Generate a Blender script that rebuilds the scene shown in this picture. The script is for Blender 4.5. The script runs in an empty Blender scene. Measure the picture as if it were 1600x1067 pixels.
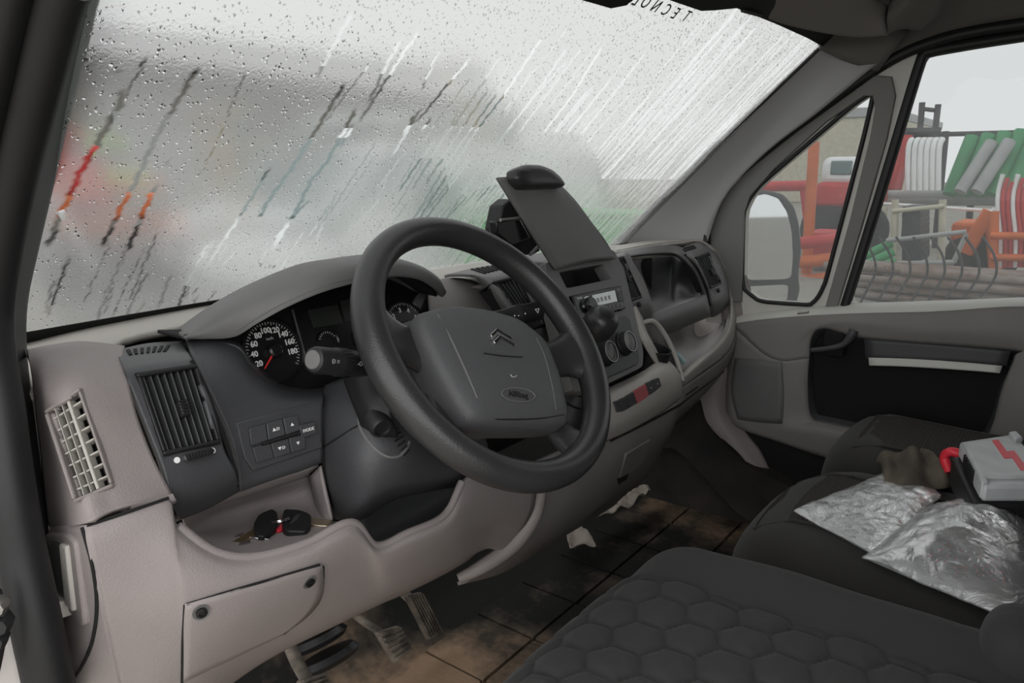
import bpy, bmesh, math, random
import numpy as np
from mathutils import Vector, Matrix
from mathutils.bvhtree import BVHTree
random.seed(7)
rng = np.random.default_rng(11)
SC = bpy.context.scene
COL = SC.collection
# ------------------------------------------------------------------ camera
FPX = 1180.0                                   # focal length in pixels of the 1600 px wide frame
YAW, PITCH = math.radians(53.0), math.radians(13.0)
CAM = np.array([-1.105, -0.579, 0.93])         # standing in the open driver's door
_r = np.array([math.cos(YAW), -math.sin(YAW), 0.0])
_f = np.array([math.sin(YAW)*math.cos(PITCH), math.cos(YAW)*math.cos(PITCH), -math.sin(PITCH)])
_u = np.cross(_r, _f)
cd = bpy.data.cameras.new('camera'); cd.sensor_width = 36.0; cd.lens = FPX/1600*36.0; cd.clip_start = 0.02; cd.clip_end = 300
cam = bpy.data.objects.new('camera', cd); COL.objects.link(cam)
cam.matrix_world = Matrix(((_r[0], _u[0], -_f[0], CAM[0]), (_r[1], _u[1], -_f[1], CAM[1]), (_r[2], _u[2], -_f[2], CAM[2]), (0, 0, 0, 1)))
SC.camera = cam
# ------------------------------------------------------------------ sky and exposure
world = bpy.data.worlds.new('overcast_sky'); SC.world = world; world.use_nodes = True
wn = world.node_tree.nodes['Background']; wn.inputs[0].default_value = (1.0, 1.0, 1.0, 1); wn.inputs[1].default_value = 2.85
SC.view_settings.view_transform = 'Standard'; SC.view_settings.look = 'None'
SC.view_settings.exposure = 0.0; SC.view_settings.gamma = 1.0; SC.view_settings.use_curve_mapping = False
SC.cycles.max_bounces = 10; SC.cycles.diffuse_bounces = 5; SC.cycles.transparent_max_bounces = 16
SC.cycles.transmission_bounces = 8; SC.cycles.glossy_bounces = 4
# ------------------------------------------------------------------ helpers
def ray(px, py): return _f + (px-800)/FPX*_r + (533.5-py)/FPX*_u
def U(px, py, Y=None, X=None, Z=None, pl=None):
    """the place in the cab of something seen at (px,py) whose Y (or X, Z, plane) is known"""
    d = ray(px, py)
    if X is not None: t = (X-CAM[0])/d[0]
    elif Z is not None: t = (Z-CAM[2])/d[2]
    elif pl is not None: t = np.dot(np.array(pl[0], float)-CAM, pl[1])/np.dot(d, pl[1])
    else: t = (Y-CAM[1])/d[1]
    return CAM + t*d
def YL(*q): return [U(a, b, Y=c) for a, b, c in q]
def XL(*q): return [U(a, b, X=c) for a, b, c in q]
def ZL(*q): return [U(a, b, Z=c) for a, b, c in q]
def nrm(v): v = np.array(v, float); return v/np.linalg.norm(v)
def tag(o, label=None, cat=None, group=None, kind=None):
    if label: o['label'] = label
    if cat: o['category'] = cat
    if group: o['group'] = group
    if kind: o['kind'] = kind
    return o
def thing(name, label, cat, loc, group=None, kind=None):
    o = bpy.data.objects.new(name, None); COL.objects.link(o); o.location = tuple(float(x) for x in loc); o.empty_display_size = .05
    return tag(o, label, cat, group, kind)
def mesh(name, V, Fc, mat, parent=None, smooth=True, sharp=35, bevel=0, seg=2, solid=0, recalc=True, sub=0, label=None):
    me = bpy.data.meshes.new(name)
    V = np.array(V, float)
    me.from_pydata(V.tolist(), [], [list(map(int, f)) for f in Fc]); me.update()
    if recalc:
        bm = bmesh.new(); bm.from_mesh(me); bmesh.ops.recalc_face_normals(bm, faces=bm.faces); bm.to_mesh(me); bm.free()
    if smooth:
        me.shade_smooth()
        if sharp: me.set_sharp_from_angle(angle=math.radians(sharp))
    me.materials.append(mat)
    o = bpy.data.objects.new(name, me); COL.objects.link(o)
    if parent is not None:
        o.parent = parent
        if parent.type == 'EMPTY': o.location = -parent.location
    else:
        b = np.array([(V[:,0].min()+V[:,0].max())/2, (V[:,1].min()+V[:,1].max())/2, V[:,2].min()])
        me.transform(Matrix.Translation(Vector(-b))); o.location = b
    if bevel:
        m = o.modifiers.new('bevel', 'BEVEL'); m.width = bevel; m.segments = seg; m.limit_method = 'ANGLE'; m.angle_limit = math.radians(32)
    if sub:
        m = o.modifiers.new('sub', 'SUBSURF'); m.levels = sub; m.render_levels = sub
    if solid:
        m = o.modifiers.new('solid', 'SOLIDIFY'); m.thickness = solid; m.offset = -1
    if label: o['label'] = label
    return o
def cr(P, n):
    """Catmull-Rom through the rows of P (k,...,3) resampled to n*(k-1)+1"""
    P = np.array(P, float); k = len(P); out = []
    if k == 2: return np.array([P[0]*(1-t)+P[1]*t for t in np.linspace(0, 1, n+1)])
    E = np.concatenate([[2*P[0]-P[1]], P, [2*P[-1]-P[-2]]])
    for i in range(k-1):
        a, b, c, d = E[i:i+4]
        for j in range(n):
            t = j/n
            out.append(.5*((2*b)+(-a+c)*t+(2*a-5*b+4*c-d)*t*t+(-a+3*b-3*c+d)*t**3))
    out.append(P[-1]); return np.array(out)
def gridfaces(a, b, o=0): return [(o+i*b+j, o+i*b+j+1, o+(i+1)*b+j+1, o+(i+1)*b+j) for i in range(a-1) for j in range(b-1)]
class Surf:
    def __init__(s, V, F): s.t = BVHTree.FromPolygons([Vector(v) for v in V], F)
    def near(s, d):
        best = None
        for k in range(60):
            p = Vector(CAM)+d*(.5+.04*k); h = s.t.find_nearest(p)
            if best is None or h[3] < best[3]: best = h; bp = p
        return (bp*.5+best[0]*.5, best[1], best[2], best[3])
    def at(s, px, py, off=0.0):
        d = Vector(ray(px, py)).normalized(); h = s.t.ray_cast(Vector(CAM), d)
        if h[0] is None: h = s.near(d)
        n = np.array(h[1]); n = n if np.dot(n, CAM-np.array(h[0])) > 0 else -n
        return np.array(h[0])+n*off
    def n(s, px, py):
        d = Vector(ray(px, py)).normalized(); h = s.t.ray_cast(Vector(CAM), d)
        if h[0] is None: h = s.near(d)
        n = np.array(h[1]); return n if np.dot(n, CAM-np.array(h[0])) > 0 else -n
def pix(p): v = np.array(p)-CAM; return 800+FPX*(v@_r)/(v@_f), 533.5-FPX*(v@_u)/(v@_f)
def inpoly(x, y, P):
    r_ = False; k = len(P)
    for i in range(k):
        (x0, y0), (x1, y1) = P[i], P[(i+1) % k]
        if (y0 > y) != (y1 > y) and x < (x1-x0)*(y-y0)/(y1-y0)+x0: r_ = not r_
    return r_
def patch(name, rows, mat, parent=None, n=6, m=None, solid=.006, face=True, sharp=50, label=None, cut=None):
    """smooth skin through a grid of points, turned to the cabin, with thickness"""
    G = np.array([cr(r, n) for r in rows]); G = cr(G, m or n)
    a, b = G.shape[:2]; V = G.reshape(-1, 3); F = gridfaces(a, b)
    if face:
        s = 0
        for q in F[::max(1, len(F)//40)]:
            nn = np.cross(V[q[1]]-V[q[0]], V[q[3]]-V[q[0]]); s += np.sign(np.dot(nn, CAM-V[q[0]]))
        if s < 0: F = [q[::-1] for q in F]
    FO = F
    if cut: FO = [q for q in F if not any(inpoly(*pix(V[list(q)].mean(0)), P) for P in cut)]      # opening for a grille
    o = mesh(name, V, FO, mat, parent, sharp=sharp, solid=solid, recalc=False, label=label)
    return o, Surf(V, F)
def plate(name, pts, n, th, mat, parent=None, bevel=.0, seg=2, smooth=True, label=None):
    """flat outline pts pushed back by th along -n"""
    P = np.array(pts, float); n = nrm(n); k = len(P)
    V = np.concatenate([P, P-n*th]); F = [tuple(range(k)), tuple(range(2*k-1, k-1, -1))]
    F += [(i, (i+1) % k, k+(i+1) % k, k+i) for i in range(k)]
    return mesh(name, V, F, mat, parent, bevel=bevel, seg=seg, smooth=smooth, sharp=30, label=label)
def rounded(pts, r=.25, n=4):
    """corner-cut an outline (any dimension): r = part of each edge taken"""
    P = [np.array(p, float) for p in pts]; k = len(P); out = []
    for i in range(k):
        a, b, c = P[i-1], P[i], P[(i+1) % k]
        p0, p1 = b+(a-b)*r, b+(c-b)*r
        for t in np.linspace(0, 1, n+1): out.append((1-t)**2*p0+2*t*(1-t)*b+t*t*p1)
    return out
def sweep(name, pts, rad, mat, parent=None, seg=10, n=5, closed=False, smoothp=True, flat=1.0, label=None):
    P = np.array(pts, float)
    R = np.array([rad]*len(P) if np.isscalar(rad) else rad, float)
    if smoothp and len(P) > 2:
        if closed:
            Q = cr(np.concatenate([P[-2:], P, P[:3]]), n); P = Q[2*n:2*n+len(P)*n]; R = np.full(len(P), R[0])
        else:
            R = cr(R[:, None], n)[:, 0]; P = cr(P, n)
    k = len(P); T = np.gradient(P, axis=0)
    if closed: T = np.roll(P, -1, 0)-np.roll(P, 1, 0)
    T /= np.linalg.norm(T, axis=1)[:, None]+1e-12
    a = np.array([0, 0, 1.]) if abs(T[0][2]) < .9 else np.array([1., 0, 0])
    N = nrm(np.cross(T[0], a)); V = []
    for i in range(k):
        N = nrm(N-T[i]*np.dot(N, T[i])); B = np.cross(T[i], N)
        for j in range(seg):
            c = 2*math.pi*j/seg; V.append(P[i]+R[i]*(N*math.cos(c)+B*math.sin(c)*flat))
    F = [(i*seg+j, i*seg+(j+1) % seg, ((i+1) % k)*seg+(j+1) % seg, ((i+1) % k)*seg+j) for i in range(k if closed else k-1) for j in range(seg)]
    if not closed: F += [tuple(range(seg))[::-1], tuple(range((k-1)*seg, k*seg))]
    return mesh(name, V, F, mat, parent, sharp=50, label=label)
def lathe(name, prof, o, ax, mat, parent=None, seg=28, up=None, label=None, sharp=35):
    """prof: list of (radius, height along ax)"""
    ax = nrm(ax); a = np.array([0, 0, 1.]) if abs(ax[2]) < .9 else np.array([1., 0, 0])
    N = nrm(np.cross(ax, a)); B = np.cross(ax, N); o = np.array(o, float); V = []; k = len(prof)
    for r_, h in prof:
        for j in range(seg):
            c = 2*math.pi*j/seg; V.append(o+ax*h+r_*(N*math.cos(c)+B*math.sin(c)))
    F = [(i*seg+j, i*seg+(j+1) % seg, (i+1)*seg+(j+1) % seg, (i+1)*seg+j) for i in range(k-1) for j in range(seg)]
    F += [tuple(range(seg))[::-1], tuple(range((k-1)*seg, k*seg))]
    return mesh(name, V, F, mat, parent, sharp=sharp, label=label)
class Q:
    """a four-cornered face of the cab: P(u,v,w), u to the right, v downwards, w out of the face"""
    def __init__(s, tl, tr, br, bl):
        s.c = [np.array(x, float) for x in (tl, tr, br, bl)]
        s.n = nrm(np.cross(s.c[1]-s.c[0], s.c[3]-s.c[0]))
        if np.dot(s.n, CAM-s.c[0]) < 0: s.n = -s.n
        s.x = nrm(s.c[1]-s.c[0]+s.c[2]-s.c[3]); s.y = nrm(np.cross(s.n, s.x))
        if np.dot(s.y, s.c[0]-s.c[3]) < 0: s.y = -s.y
        s.w = np.linalg.norm(s.c[1]-s.c[0]); s.h = np.linalg.norm(s.c[3]-s.c[0])
    def P(s, u, v, w=0): a, b, c, d = s.c; return a*(1-u)*(1-v)+b*u*(1-v)+c*u*v+d*(1-u)*v+s.n*w
    def box(s, name, u0, u1, v0, v1, w0, w1, mat, parent, bevel=0, sh=0, label=None):
        V = [s.P(u, v, w) for w in (w0, w1) for u, v in ((u0+(sh if w == w1 else 0), v0), (u1+(sh if w == w1 else 0), v0), (u1+(sh if w == w1 else 0), v1), (u0+(sh if w == w1 else 0), v1))]
        return mesh(name, V, [(0, 1, 2, 3), (4, 7, 6, 5), (0, 4, 5, 1), (1, 5, 6, 2), (2, 6, 7, 3), (3, 7, 4, 0)], mat, parent, bevel=bevel, smooth=bevel > 0, label=label)
def text(name, s, size, o, x, y, mat, parent, ext=.0004, align='CENTER', bold=0, sx=1.0):
    cu = bpy.data.curves.new('t', 'FONT'); cu.body = s; cu.size = size; cu.extrude = ext; cu.align_x = align; cu.align_y = 'CENTER'; cu.offset = bold; cu.resolution_u = 3
    t = bpy.data.objects.new('t', cu); COL.objects.link(t); dg = bpy.context.evaluated_depsgraph_get()
    me = bpy.data.meshes.new_from_object(t.evaluated_get(dg)); bpy.data.objects.remove(t)
    x = nrm(x)*sx; y = nrm(y); z = np.cross(nrm(x), y)
    me.transform(Matrix(((x[0], y[0], z[0], o[0]), (x[1], y[1], z[1], o[1]), (x[2], y[2], z[2], o[2]), (0, 0, 0, 1))))
    me.materials.clear(); me.materials.append(mat); me.name = name
    ob = bpy.data.objects.new(name, me); COL.objects.link(ob); ob.parent = parent
    if parent.type == 'EMPTY': ob.location = -parent.location
    return ob
def rbox(name, lo, hi, r, mat, parent=None, n=10, fn=None, sharp=50, label=None):
    """rounded box between lo and hi; fn(p)->p reshapes"""
    lo = np.array(lo, float); hi = np.array(hi, float)
    ns = np.maximum(2, np.round((hi-lo)/max(hi-lo)*n)).astype(int)+2
    bm = bmesh.new(); V = {}; 
    def vert(p):
        k = tuple(np.round(p, 6))
        if k not in V: V[k] = bm.verts.new(p)
        return V[k]
    ax = []
    for i in range(3):
        rr = min(r, (hi[i]-lo[i])/2*.98)
        e = [lo[i]+rr*t for t in (0, .12, .3, .6, 1)]; g = [hi[i]-rr*t for t in (1, .6, .3, .12, 0)]
        ax.append(np.array(e+list(np.linspace(e[-1], g[0], ns[i]))[1:-1]+g))
    def proj(p):
        rr = np.minimum(r, (hi-lo)/2*.98); q = np.clip(p, lo+rr, hi-rr); d = (p-q)/rr; m = np.abs(d).max(); L = np.linalg.norm(d)
        if L > 1e-9: d = d/L*m
        p = q+d*rr
        return fn(p) if fn else p
    for i in range(3):
        j, k = (i+1) % 3, (i+2) % 3
        for side in (0, 1):
            v0 = ax[i][-1] if side else ax[i][0]
            for a in range(len(ax[j])-1):
                for b in range(len(ax[k])-1):
                    c = []
                    for (da, db) in ((0, 0), (1, 0), (1, 1), (0, 1)):
                        p = np.zeros(3); p[i] = v0; p[j] = ax[j][a+da]; p[k] = ax[k][b+db]; c.append(tuple(p))
                    vs = [vert(np.array(x)) for x in c]
                    try: bm.faces.new(vs if side else vs[::-1])
                    except ValueError: pass
    for v in bm.verts: v.co = Vector(proj(np.array(v.co)))
    bm.verts.index_update()
    VV = [tuple(v.co) for v in bm.verts]; FF = [tuple(v.index for v in f.verts) for f in bm.faces]; bm.free()
    return mesh(name, VV, FF, mat, parent, sharp=sharp, label=label)
def holed(name, outer, holes, fr, th, mat, parent=None, bevel=.0):
    """plate with openings; fr=(origin,xaxis,yaxis): outlines are 3-d points on that plane"""
    o, x, y = fr; x = nrm(x); y = nrm(y); z = np.cross(x, y)
    cu = bpy.data.curves.new('h', 'CURVE'); cu.dimensions = '2D'; cu.fill_mode = 'BOTH'; cu.extrude = max(th/2-bevel, 1e-4); cu.bevel_depth = bevel; cu.bevel_resolution = 2
    for L in [outer]+holes:
        sp = cu.splines.new('POLY'); sp.points.add(len(L)-1); sp.use_cyclic_u = True
        for i, p in enumerate(L): d = np.array(p)-o; sp.points[i].co = (d@x, d@y, 0, 1)
    t = bpy.data.objects.new('h', cu); COL.objects.link(t); dg = bpy.context.evaluated_depsgraph_get()
    me = bpy.data.meshes.new_from_object(t.evaluated_get(dg)); bpy.data.objects.remove(t)
    V = [np.array(o)+x*v.co[0]+y*v.co[1]+z*v.co[2] for v in me.vertices]; F = [tuple(p.vertices) for p in me.polygons]
    return mesh(name, V, F, mat, parent, sharp=30, recalc=True)
# ------------------------------------------------------------------ materials
def nt(name):
    m = bpy.data.materials.new(name); m.use_nodes = True; t = m.node_tree; t.nodes.clear(); return m, t, t.nodes, t.links
def mat(name, col, rough=.6, metal=0, bump=0, bscale=900, spec=.4, var=0, vscale=6, col2=None, sheen=0, emit=0, coat=0, stretch=None):
    m, t, N, L = nt(name)
    o = N.new('ShaderNodeOutputMaterial'); b = N.new('ShaderNodeBsdfPrincipled'); L.new(b.outputs[0], o.inputs[0])
    b.inputs['Base Color'].default_value = (*col, 1); b.inputs['Roughness'].default_value = rough; b.inputs['Metallic'].default_value = metal
    b.inputs['Specular IOR Level'].default_value = spec; b.inputs['Sheen Weight'].default_value = sheen; b.inputs['Coat Weight'].default_value = coat
    if emit: b.inputs['Emission Color'].default_value = (*col, 1); b.inputs['Emission Strength'].default_value = emit
    tc = N.new('ShaderNodeTexCoord'); src = tc.outputs['Object']
    if stretch:
        mp = N.new('ShaderNodeMapping'); mp.inputs['Scale'].default_value = stretch; L.new(src, mp.inputs[0]); src = mp.outputs[0]
    if var:
        n = N.new('ShaderNodeTexNoise'); n.inputs['Scale'].default_value = vscale; n.inputs['Detail'].default_value = 6; L.new(src, n.inputs['Vector'])
        r = N.new('ShaderNodeValToRGB'); r.color_ramp.elements[0].position = .35; r.color_ramp.elements[1].position = .68
        c2 = col2 or tuple(c*(1-var) for c in col)
        r.color_ramp.elements[0].color = (*c2, 1); r.color_ramp.elements[1].color = (*col, 1); L.new(n.outputs[0], r.inputs[0]); L.new(r.outputs[0], b.inputs['Base Color'])
    if bump:
        n = N.new('ShaderNodeTexNoise'); n.inputs['Scale'].default_value = bscale; n.inputs['Detail'].default_value = 2; L.new(src, n.inputs['Vector'])
        bp = N.new('ShaderNodeBump'); bp.inputs['Strength'].default_value = bump; bp.inputs['Distance'].default_value = .001; L.new(n.outputs[0], bp.inputs['Height']); L.new(bp.outputs[0], b.inputs['Normal'])
    return m
M = {}
M['light'] = mat('light_grey_plastic', (.250, .221, .214), .55, bump=.5, bscale=520, var=.10, vscale=7)
M['beige'] = mat('warm_grey_plastic', (.44, .42, .385), .55, bump=.4, bscale=520, var=.10, vscale=8)
M['pillar'] = mat('pillar_grey_plastic', (.36, .36, .36), .6, bump=.2, bscale=600, var=.06)
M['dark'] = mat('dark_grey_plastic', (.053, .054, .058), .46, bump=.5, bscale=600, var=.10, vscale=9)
M['mid'] = mat('mid_grey_plastic', (.135, .134, .133), .5, bump=.4, bscale=600, var=.12, vscale=8)
M['console'] = mat('console_grey_plastic', (.215, .203, .196), .6, bump=.25, bscale=520, var=.12, vscale=6)
M['black'] = mat('black_plastic', (.012, .012, .013), .5, bump=.1, bscale=700)
M['gloss'] = mat('gloss_black_plastic', (.010, .010, .011), .22)
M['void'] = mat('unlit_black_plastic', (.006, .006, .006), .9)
M['rubber'] = mat('black_rubber', (.014, .014, .015), .5, bump=.15, bscale=300, var=.2, vscale=12)
M['wheel'] = mat('worn_polyurethane', (.030, .030, .031), .33, bump=.35, bscale=420, var=.22, vscale=12, spec=.45)
M['surround'] = mat('surround_grey_plastic', (.17, .168, .158), .6)
M['pad'] = mat('grained_airbag_cover', (.066, .067, .070), .52, bump=.6, bscale=620, spec=.4)
M['fabric'] = mat('black_seat_fabric', (.026, .0245, .023), .9, bump=.5, bscale=900, var=.15, vscale=7, sheen=.08)
M['fabric2'] = mat('ribbed_seat_fabric', (.040, .037, .034), .95, bump=.8, bscale=700, var=.2, vscale=5, sheen=.15)
M['quilt'] = mat('quilted_seat_cover', (.023, .0222, .0222), .85, bump=.4, bscale=1100, sheen=.06)
M['white'] = mat('white_print', (.75, .75, .75), .6)
M['red'] = mat('red_needle', (.60, .03, .03), .5)
M['hazard'] = mat('hazard_red', (.36, .09, .10), .5)
M['chrome'] = mat('chrome', (.62, .62, .63), .12, metal=1)
M['steel'] = mat('worn_steel', (.42, .41, .39), .38, metal=1, var=.3, vscale=40)
M['brass'] = mat('key_brass', (.62, .50, .30), .35, metal=1, var=.2, vscale=60)
M['silverkey'] = mat('key_nickel', (.70, .62, .46), .3, metal=1)
M['body'] = mat('white_body_paint', (.72, .68, .66), .4, var=.18, vscale=6, col2=(.52, .48, .45))
M['lining'] = mat('headliner_felt', (.13, .125, .115), .95, bump=.4, bscale=500)
M['visor'] = mat('visor_vinyl', (.21, .195, .18), .8, bump=.2, bscale=500)
M['doorgrey'] = mat('door_grey_plastic', (.205, .196, .184), .6, bump=.3, bscale=520, var=.12, vscale=5)
M['doorframe'] = mat('door_frame_vinyl', (.56, .555, .515), .5, var=.08, vscale=5)
M['lcd'] = mat('radio_lcd', (.55, .60, .58), .25, emit=.12)
M['lcdoff'] = mat('dark_lcd', (.030, .034, .030), .25)
M['grey'] = mat('light_grey_print', (.35, .35, .35), .6)
M['carpet'] = mat('black_footwell_carpet', (.012, .012, .012), .95, bump=.6, bscale=300, var=.4, vscale=9, col2=(.03, .025, .02))
M['paper'] = mat('dirty_paper', (.30, .26, .22), .9, bump=.3, bscale=120, var=.4, vscale=15)
M['cloth'] = mat('olive_work_cloth', (.135, .115, .085), .95, bump=.6, bscale=500, var=.45, vscale=9, col2=(.06, .05, .04))
M['casegrey'] = mat('tool_silver_plastic', (.50, .51, .52), .4, var=.15, vscale=30)
M['casered'] = mat('tool_red_plastic', (.65, .03, .05), .4)
M['pedal'] = mat('dusty_pedal_rubber', (.17, .145, .115), .85, bump=.4, bscale=200, var=.55, vscale=40, col2=(.05, .042, .035))
# ------------------------------------------------------------------ glass
def windshield_material():
    m, t, N, L = nt('wet_fogged_glass'); out = N.new('ShaderNodeOutputMaterial')
    at = N.new('ShaderNodeAttribute'); at.attribute_name = 'wet'; sep = N.new('ShaderNodeSeparateColor'); L.new(at.outputs['Color'], sep.inputs[0])
    clear = sep.outputs[0]; drop = sep.outputs[1]
    uv = N.new('ShaderNodeUVMap'); uv.uv_map = 'UVMap'
    # beads of rain: cells with a round cap each, size varying from cell to cell
    mp = N.new('ShaderNodeMapping'); mp.inputs['Scale'].default_value = (215, 155, 1); L.new(uv.outputs[0], mp.inputs[0])
    wob = N.new('ShaderNodeTexNoise'); wob.inputs['Scale'].default_value = 1.7; L.new(mp.outputs[0], wob.inputs['Vector'])
    mix = N.new('ShaderNodeMix'); mix.data_type = 'VECTOR'; mix.inputs['Factor'].default_value = .28; L.new(mp.outputs[0], mix.inputs['A'])
    add = N.new('ShaderNodeVectorMath'); add.operation = 'ADD'; L.new(mp.outputs[0], add.inputs[0]); L.new(wob.outputs['Color'], add.inputs[1])
    vo = N.new('ShaderNodeTexVoronoi'); vo.inputs['Scale'].default_value = 1; vo.inputs['Randomness'].default_value = .95; L.new(add.outputs[0], vo.inputs['Vector'])
    sc = N.new('ShaderNodeSeparateColor'); L.new(vo.outputs['Color'], sc.inputs[0])
    size = N.new('ShaderNodeMapRange'); size.inputs[3].default_value = -.02; size.inputs[4].default_value = .46; L.new(sc.outputs[0], size.inputs[0])
    sz = N.new('ShaderNodeMath'); sz.operation = 'MULTIPLY'; L.new(size.outputs[0], sz.inputs[0]); L.new(drop, sz.inputs[1])
    dd = N.new('ShaderNodeMath'); dd.operation = 'SUBTRACT'; L.new(sz.outputs[0], dd.inputs[0]); L.new(vo.outputs['Distance'], dd.inputs[1])   # >0 inside a bead
    cap = N.new('ShaderNodeMapRange'); cap.inputs[1].default_value = 0; cap.inputs[2].default_value = .25; L.new(dd.outputs[0], cap.inputs[0])
    mask = N.new('ShaderNodeMapRange'); mask.inputs[1].default_value = 0; mask.inputs[2].default_value = .03; L.new(dd.outputs[0], mask.inputs[0])
    # fine beading of the film
    fn = N.new('ShaderNodeTexNoise'); fn.inputs['Scale'].default_value = 260; fn.inputs['Detail'].default_value = 2; L.new(uv.outputs[0], fn.inputs['Vector'])
    fb = N.new('ShaderNodeBump'); fb.inputs['Strength'].default_value = .45; fb.inputs['Distance'].default_value = .004; L.new(fn.outputs[0], fb.inputs['Height'])
    rr = []
    for ior in (1.022, 1/1.022):
        rf = N.new('ShaderNodeBsdfRefraction'); rf.inputs['IOR'].default_value = ior; rf.inputs['Roughness'].default_value = .48; rf.inputs['Color'].default_value = (.30, .305, .302, 1); L.new(fb.outputs[0], rf.inputs['Normal']); rr.append(rf)
    rf = N.new('ShaderNodeMixShader'); L.new(rr[0].outputs[0], rf.inputs[1]); L.new(rr[1].outputs[0], rf.inputs[2])
    tl = N.new('ShaderNodeBsdfTranslucent'); tl.inputs['Color'].default_value = (.25, .253, .248, 1)
    fog = N.new('ShaderNodeMixShader'); fog.inputs[0].default_value = .36; L.new(rf.outputs[0], fog.inputs[1]); L.new(tl.outputs[0], fog.inputs[2])
    tr = N.new('ShaderNodeBsdfTransparent'); tr.inputs['Color'].default_value = (.33, .342, .338, 1)
    cl = N.new('ShaderNodeMixShader'); L.new(clear, cl.inputs[0]); L.new(fog.outputs[0], cl.inputs[1]); L.new(tr.outputs[0], cl.inputs[2])
    bp = N.new('ShaderNodeBump'); bp.inputs['Strength'].default_value = 1; bp.inputs['Distance'].default_value = .006; L.new(cap.outputs[0], bp.inputs['Height'])
    rd = N.new('ShaderNodeBsdfRefraction'); rd.inputs['IOR'].default_value = 1.30; rd.inputs['Roughness'].default_value = .03; rd.inputs['Color'].default_value = (.27, .275, .275, 1); L.new(bp.outputs[0], rd.inputs['Normal'])
    # a bead's inverted view is painted in: upper half tinted darker, lower half brighter
    sh_ = N.new('ShaderNodeVectorMath'); sh_.operation = 'ADD'; sh_.inputs[1].default_value = (.05, .10, 0); L.new(add.outputs[0], sh_.inputs[0])
    v2 = N.new('ShaderNodeTexVoronoi'); v2.inputs['Scale'].default_value = 1; v2.inputs['Randomness'].default_value = .95; L.new(sh_.outputs[0], v2.inputs['Vector'])
    df = N.new('ShaderNodeMath'); df.operation = 'SUBTRACT'; L.new(v2.outputs['Distance'], df.inputs[0]); L.new(vo.outputs['Distance'], df.inputs[1])
    hf = N.new('ShaderNodeMapRange'); hf.inputs[1].default_value = -.03; hf.inputs[2].default_value = .05; L.new(df.outputs[0], hf.inputs[0])
    rb = N.new('ShaderNodeBsdfRefraction'); rb.inputs['IOR'].default_value = 1/1.03; rb.inputs['Roughness'].default_value = .12; rb.inputs['Color'].default_value = (.17, .17, .165, 1); L.new(bp.outputs[0], rb.inputs['Normal'])
    bd = N.new('ShaderNodeMixShader'); L.new(hf.outputs[0], bd.inputs[0]); L.new(rd.outputs[0], bd.inputs[1]); L.new(rb.outputs[0], bd.inputs[2])
    fin = N.new('ShaderNodeMixShader'); L.new(mask.outputs[0], fin.inputs[0]); L.new(cl.outputs[0], fin.inputs[1]); L.new(bd.outputs[0], fin.inputs[2])
    gl = N.new('ShaderNodeBsdfGlossy'); gl.inputs['Roughness'].default_value = .05
    f2 = N.new('ShaderNodeMixShader'); f2.inputs[0].default_value = .02; L.new(fin.outputs[0], f2.inputs[1]); L.new(gl.outputs[0], f2.inputs[2])
    L.new(f2.outputs[0], out.inputs[0]); return m
def pane_material(name, tint, veil, drops):  # veil: mist on the glass that also stands in for the yard's haze
    m, t, N, L = nt(name); out = N.new('ShaderNodeOutputMaterial')
    tr = N.new('ShaderNodeBsdfTransparent'); tr.inputs['Color'].default_value = (*tint, 1)
    tl = N.new('ShaderNodeBsdfTranslucent'); tl.inputs['Color'].default_value = (.30, .31, .31, 1)
    tc = N.new('ShaderNodeTexCoord'); vo = N.new('ShaderNodeTexVoronoi'); vo.inputs['Scale'].default_value = drops; L.new(tc.outputs['Object'], vo.inputs['Vector'])
    ns = N.new('ShaderNodeTexNoise'); ns.inputs['Scale'].default_value = 7; ns.inputs['Detail'].default_value = 4; L.new(tc.outputs['Object'], ns.inputs['Vector'])
    th = N.new('ShaderNodeMapRange'); th.inputs[1].default_value = .50; th.inputs[2].default_value = .85; th.inputs[3].default_value = .04; th.inputs[4].default_value = .24; L.new(ns.outputs[0], th.inputs[0])
    lt = N.new('ShaderNodeMath'); lt.operation = 'LESS_THAN'; L.new(vo.outputs['Distance'], lt.inputs[0]); L.new(th.outputs[0], lt.inputs[1])
    mx = N.new('ShaderNodeMath'); mx.operation = 'MULTIPLY_ADD'; mx.inputs[1].default_value = .45; mx.inputs[2].default_value = veil; L.new(lt.outputs[0], mx.inputs[0])
    mi = N.new('ShaderNodeMixShader'); L.new(mx.outputs[0], mi.inputs[0]); L.new(tr.outputs[0], mi.inputs[1]); L.new(tl.outputs[0], mi.inputs[2])
    gl = N.new('ShaderNodeBsdfGlossy'); gl.inputs['Roughness'].default_value = .02
    f2 = N.new('ShaderNodeMixShader'); f2.inputs[0].default_value = .008; L.new(mi.outputs[0], f2.inputs[1]); L.new(gl.outputs[0], f2.inputs[2])
    L.new(f2.outputs[0], out.inputs[0]); return m
M['windshield'] = windshield_material()
M['quarter'] = pane_material('misted_quarter_glass', (.545, .555, .555), .16, 260)
M['sideglass'] = pane_material('rain_spotted_side_glass', (.535, .547, .547), .13, 210)

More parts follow.
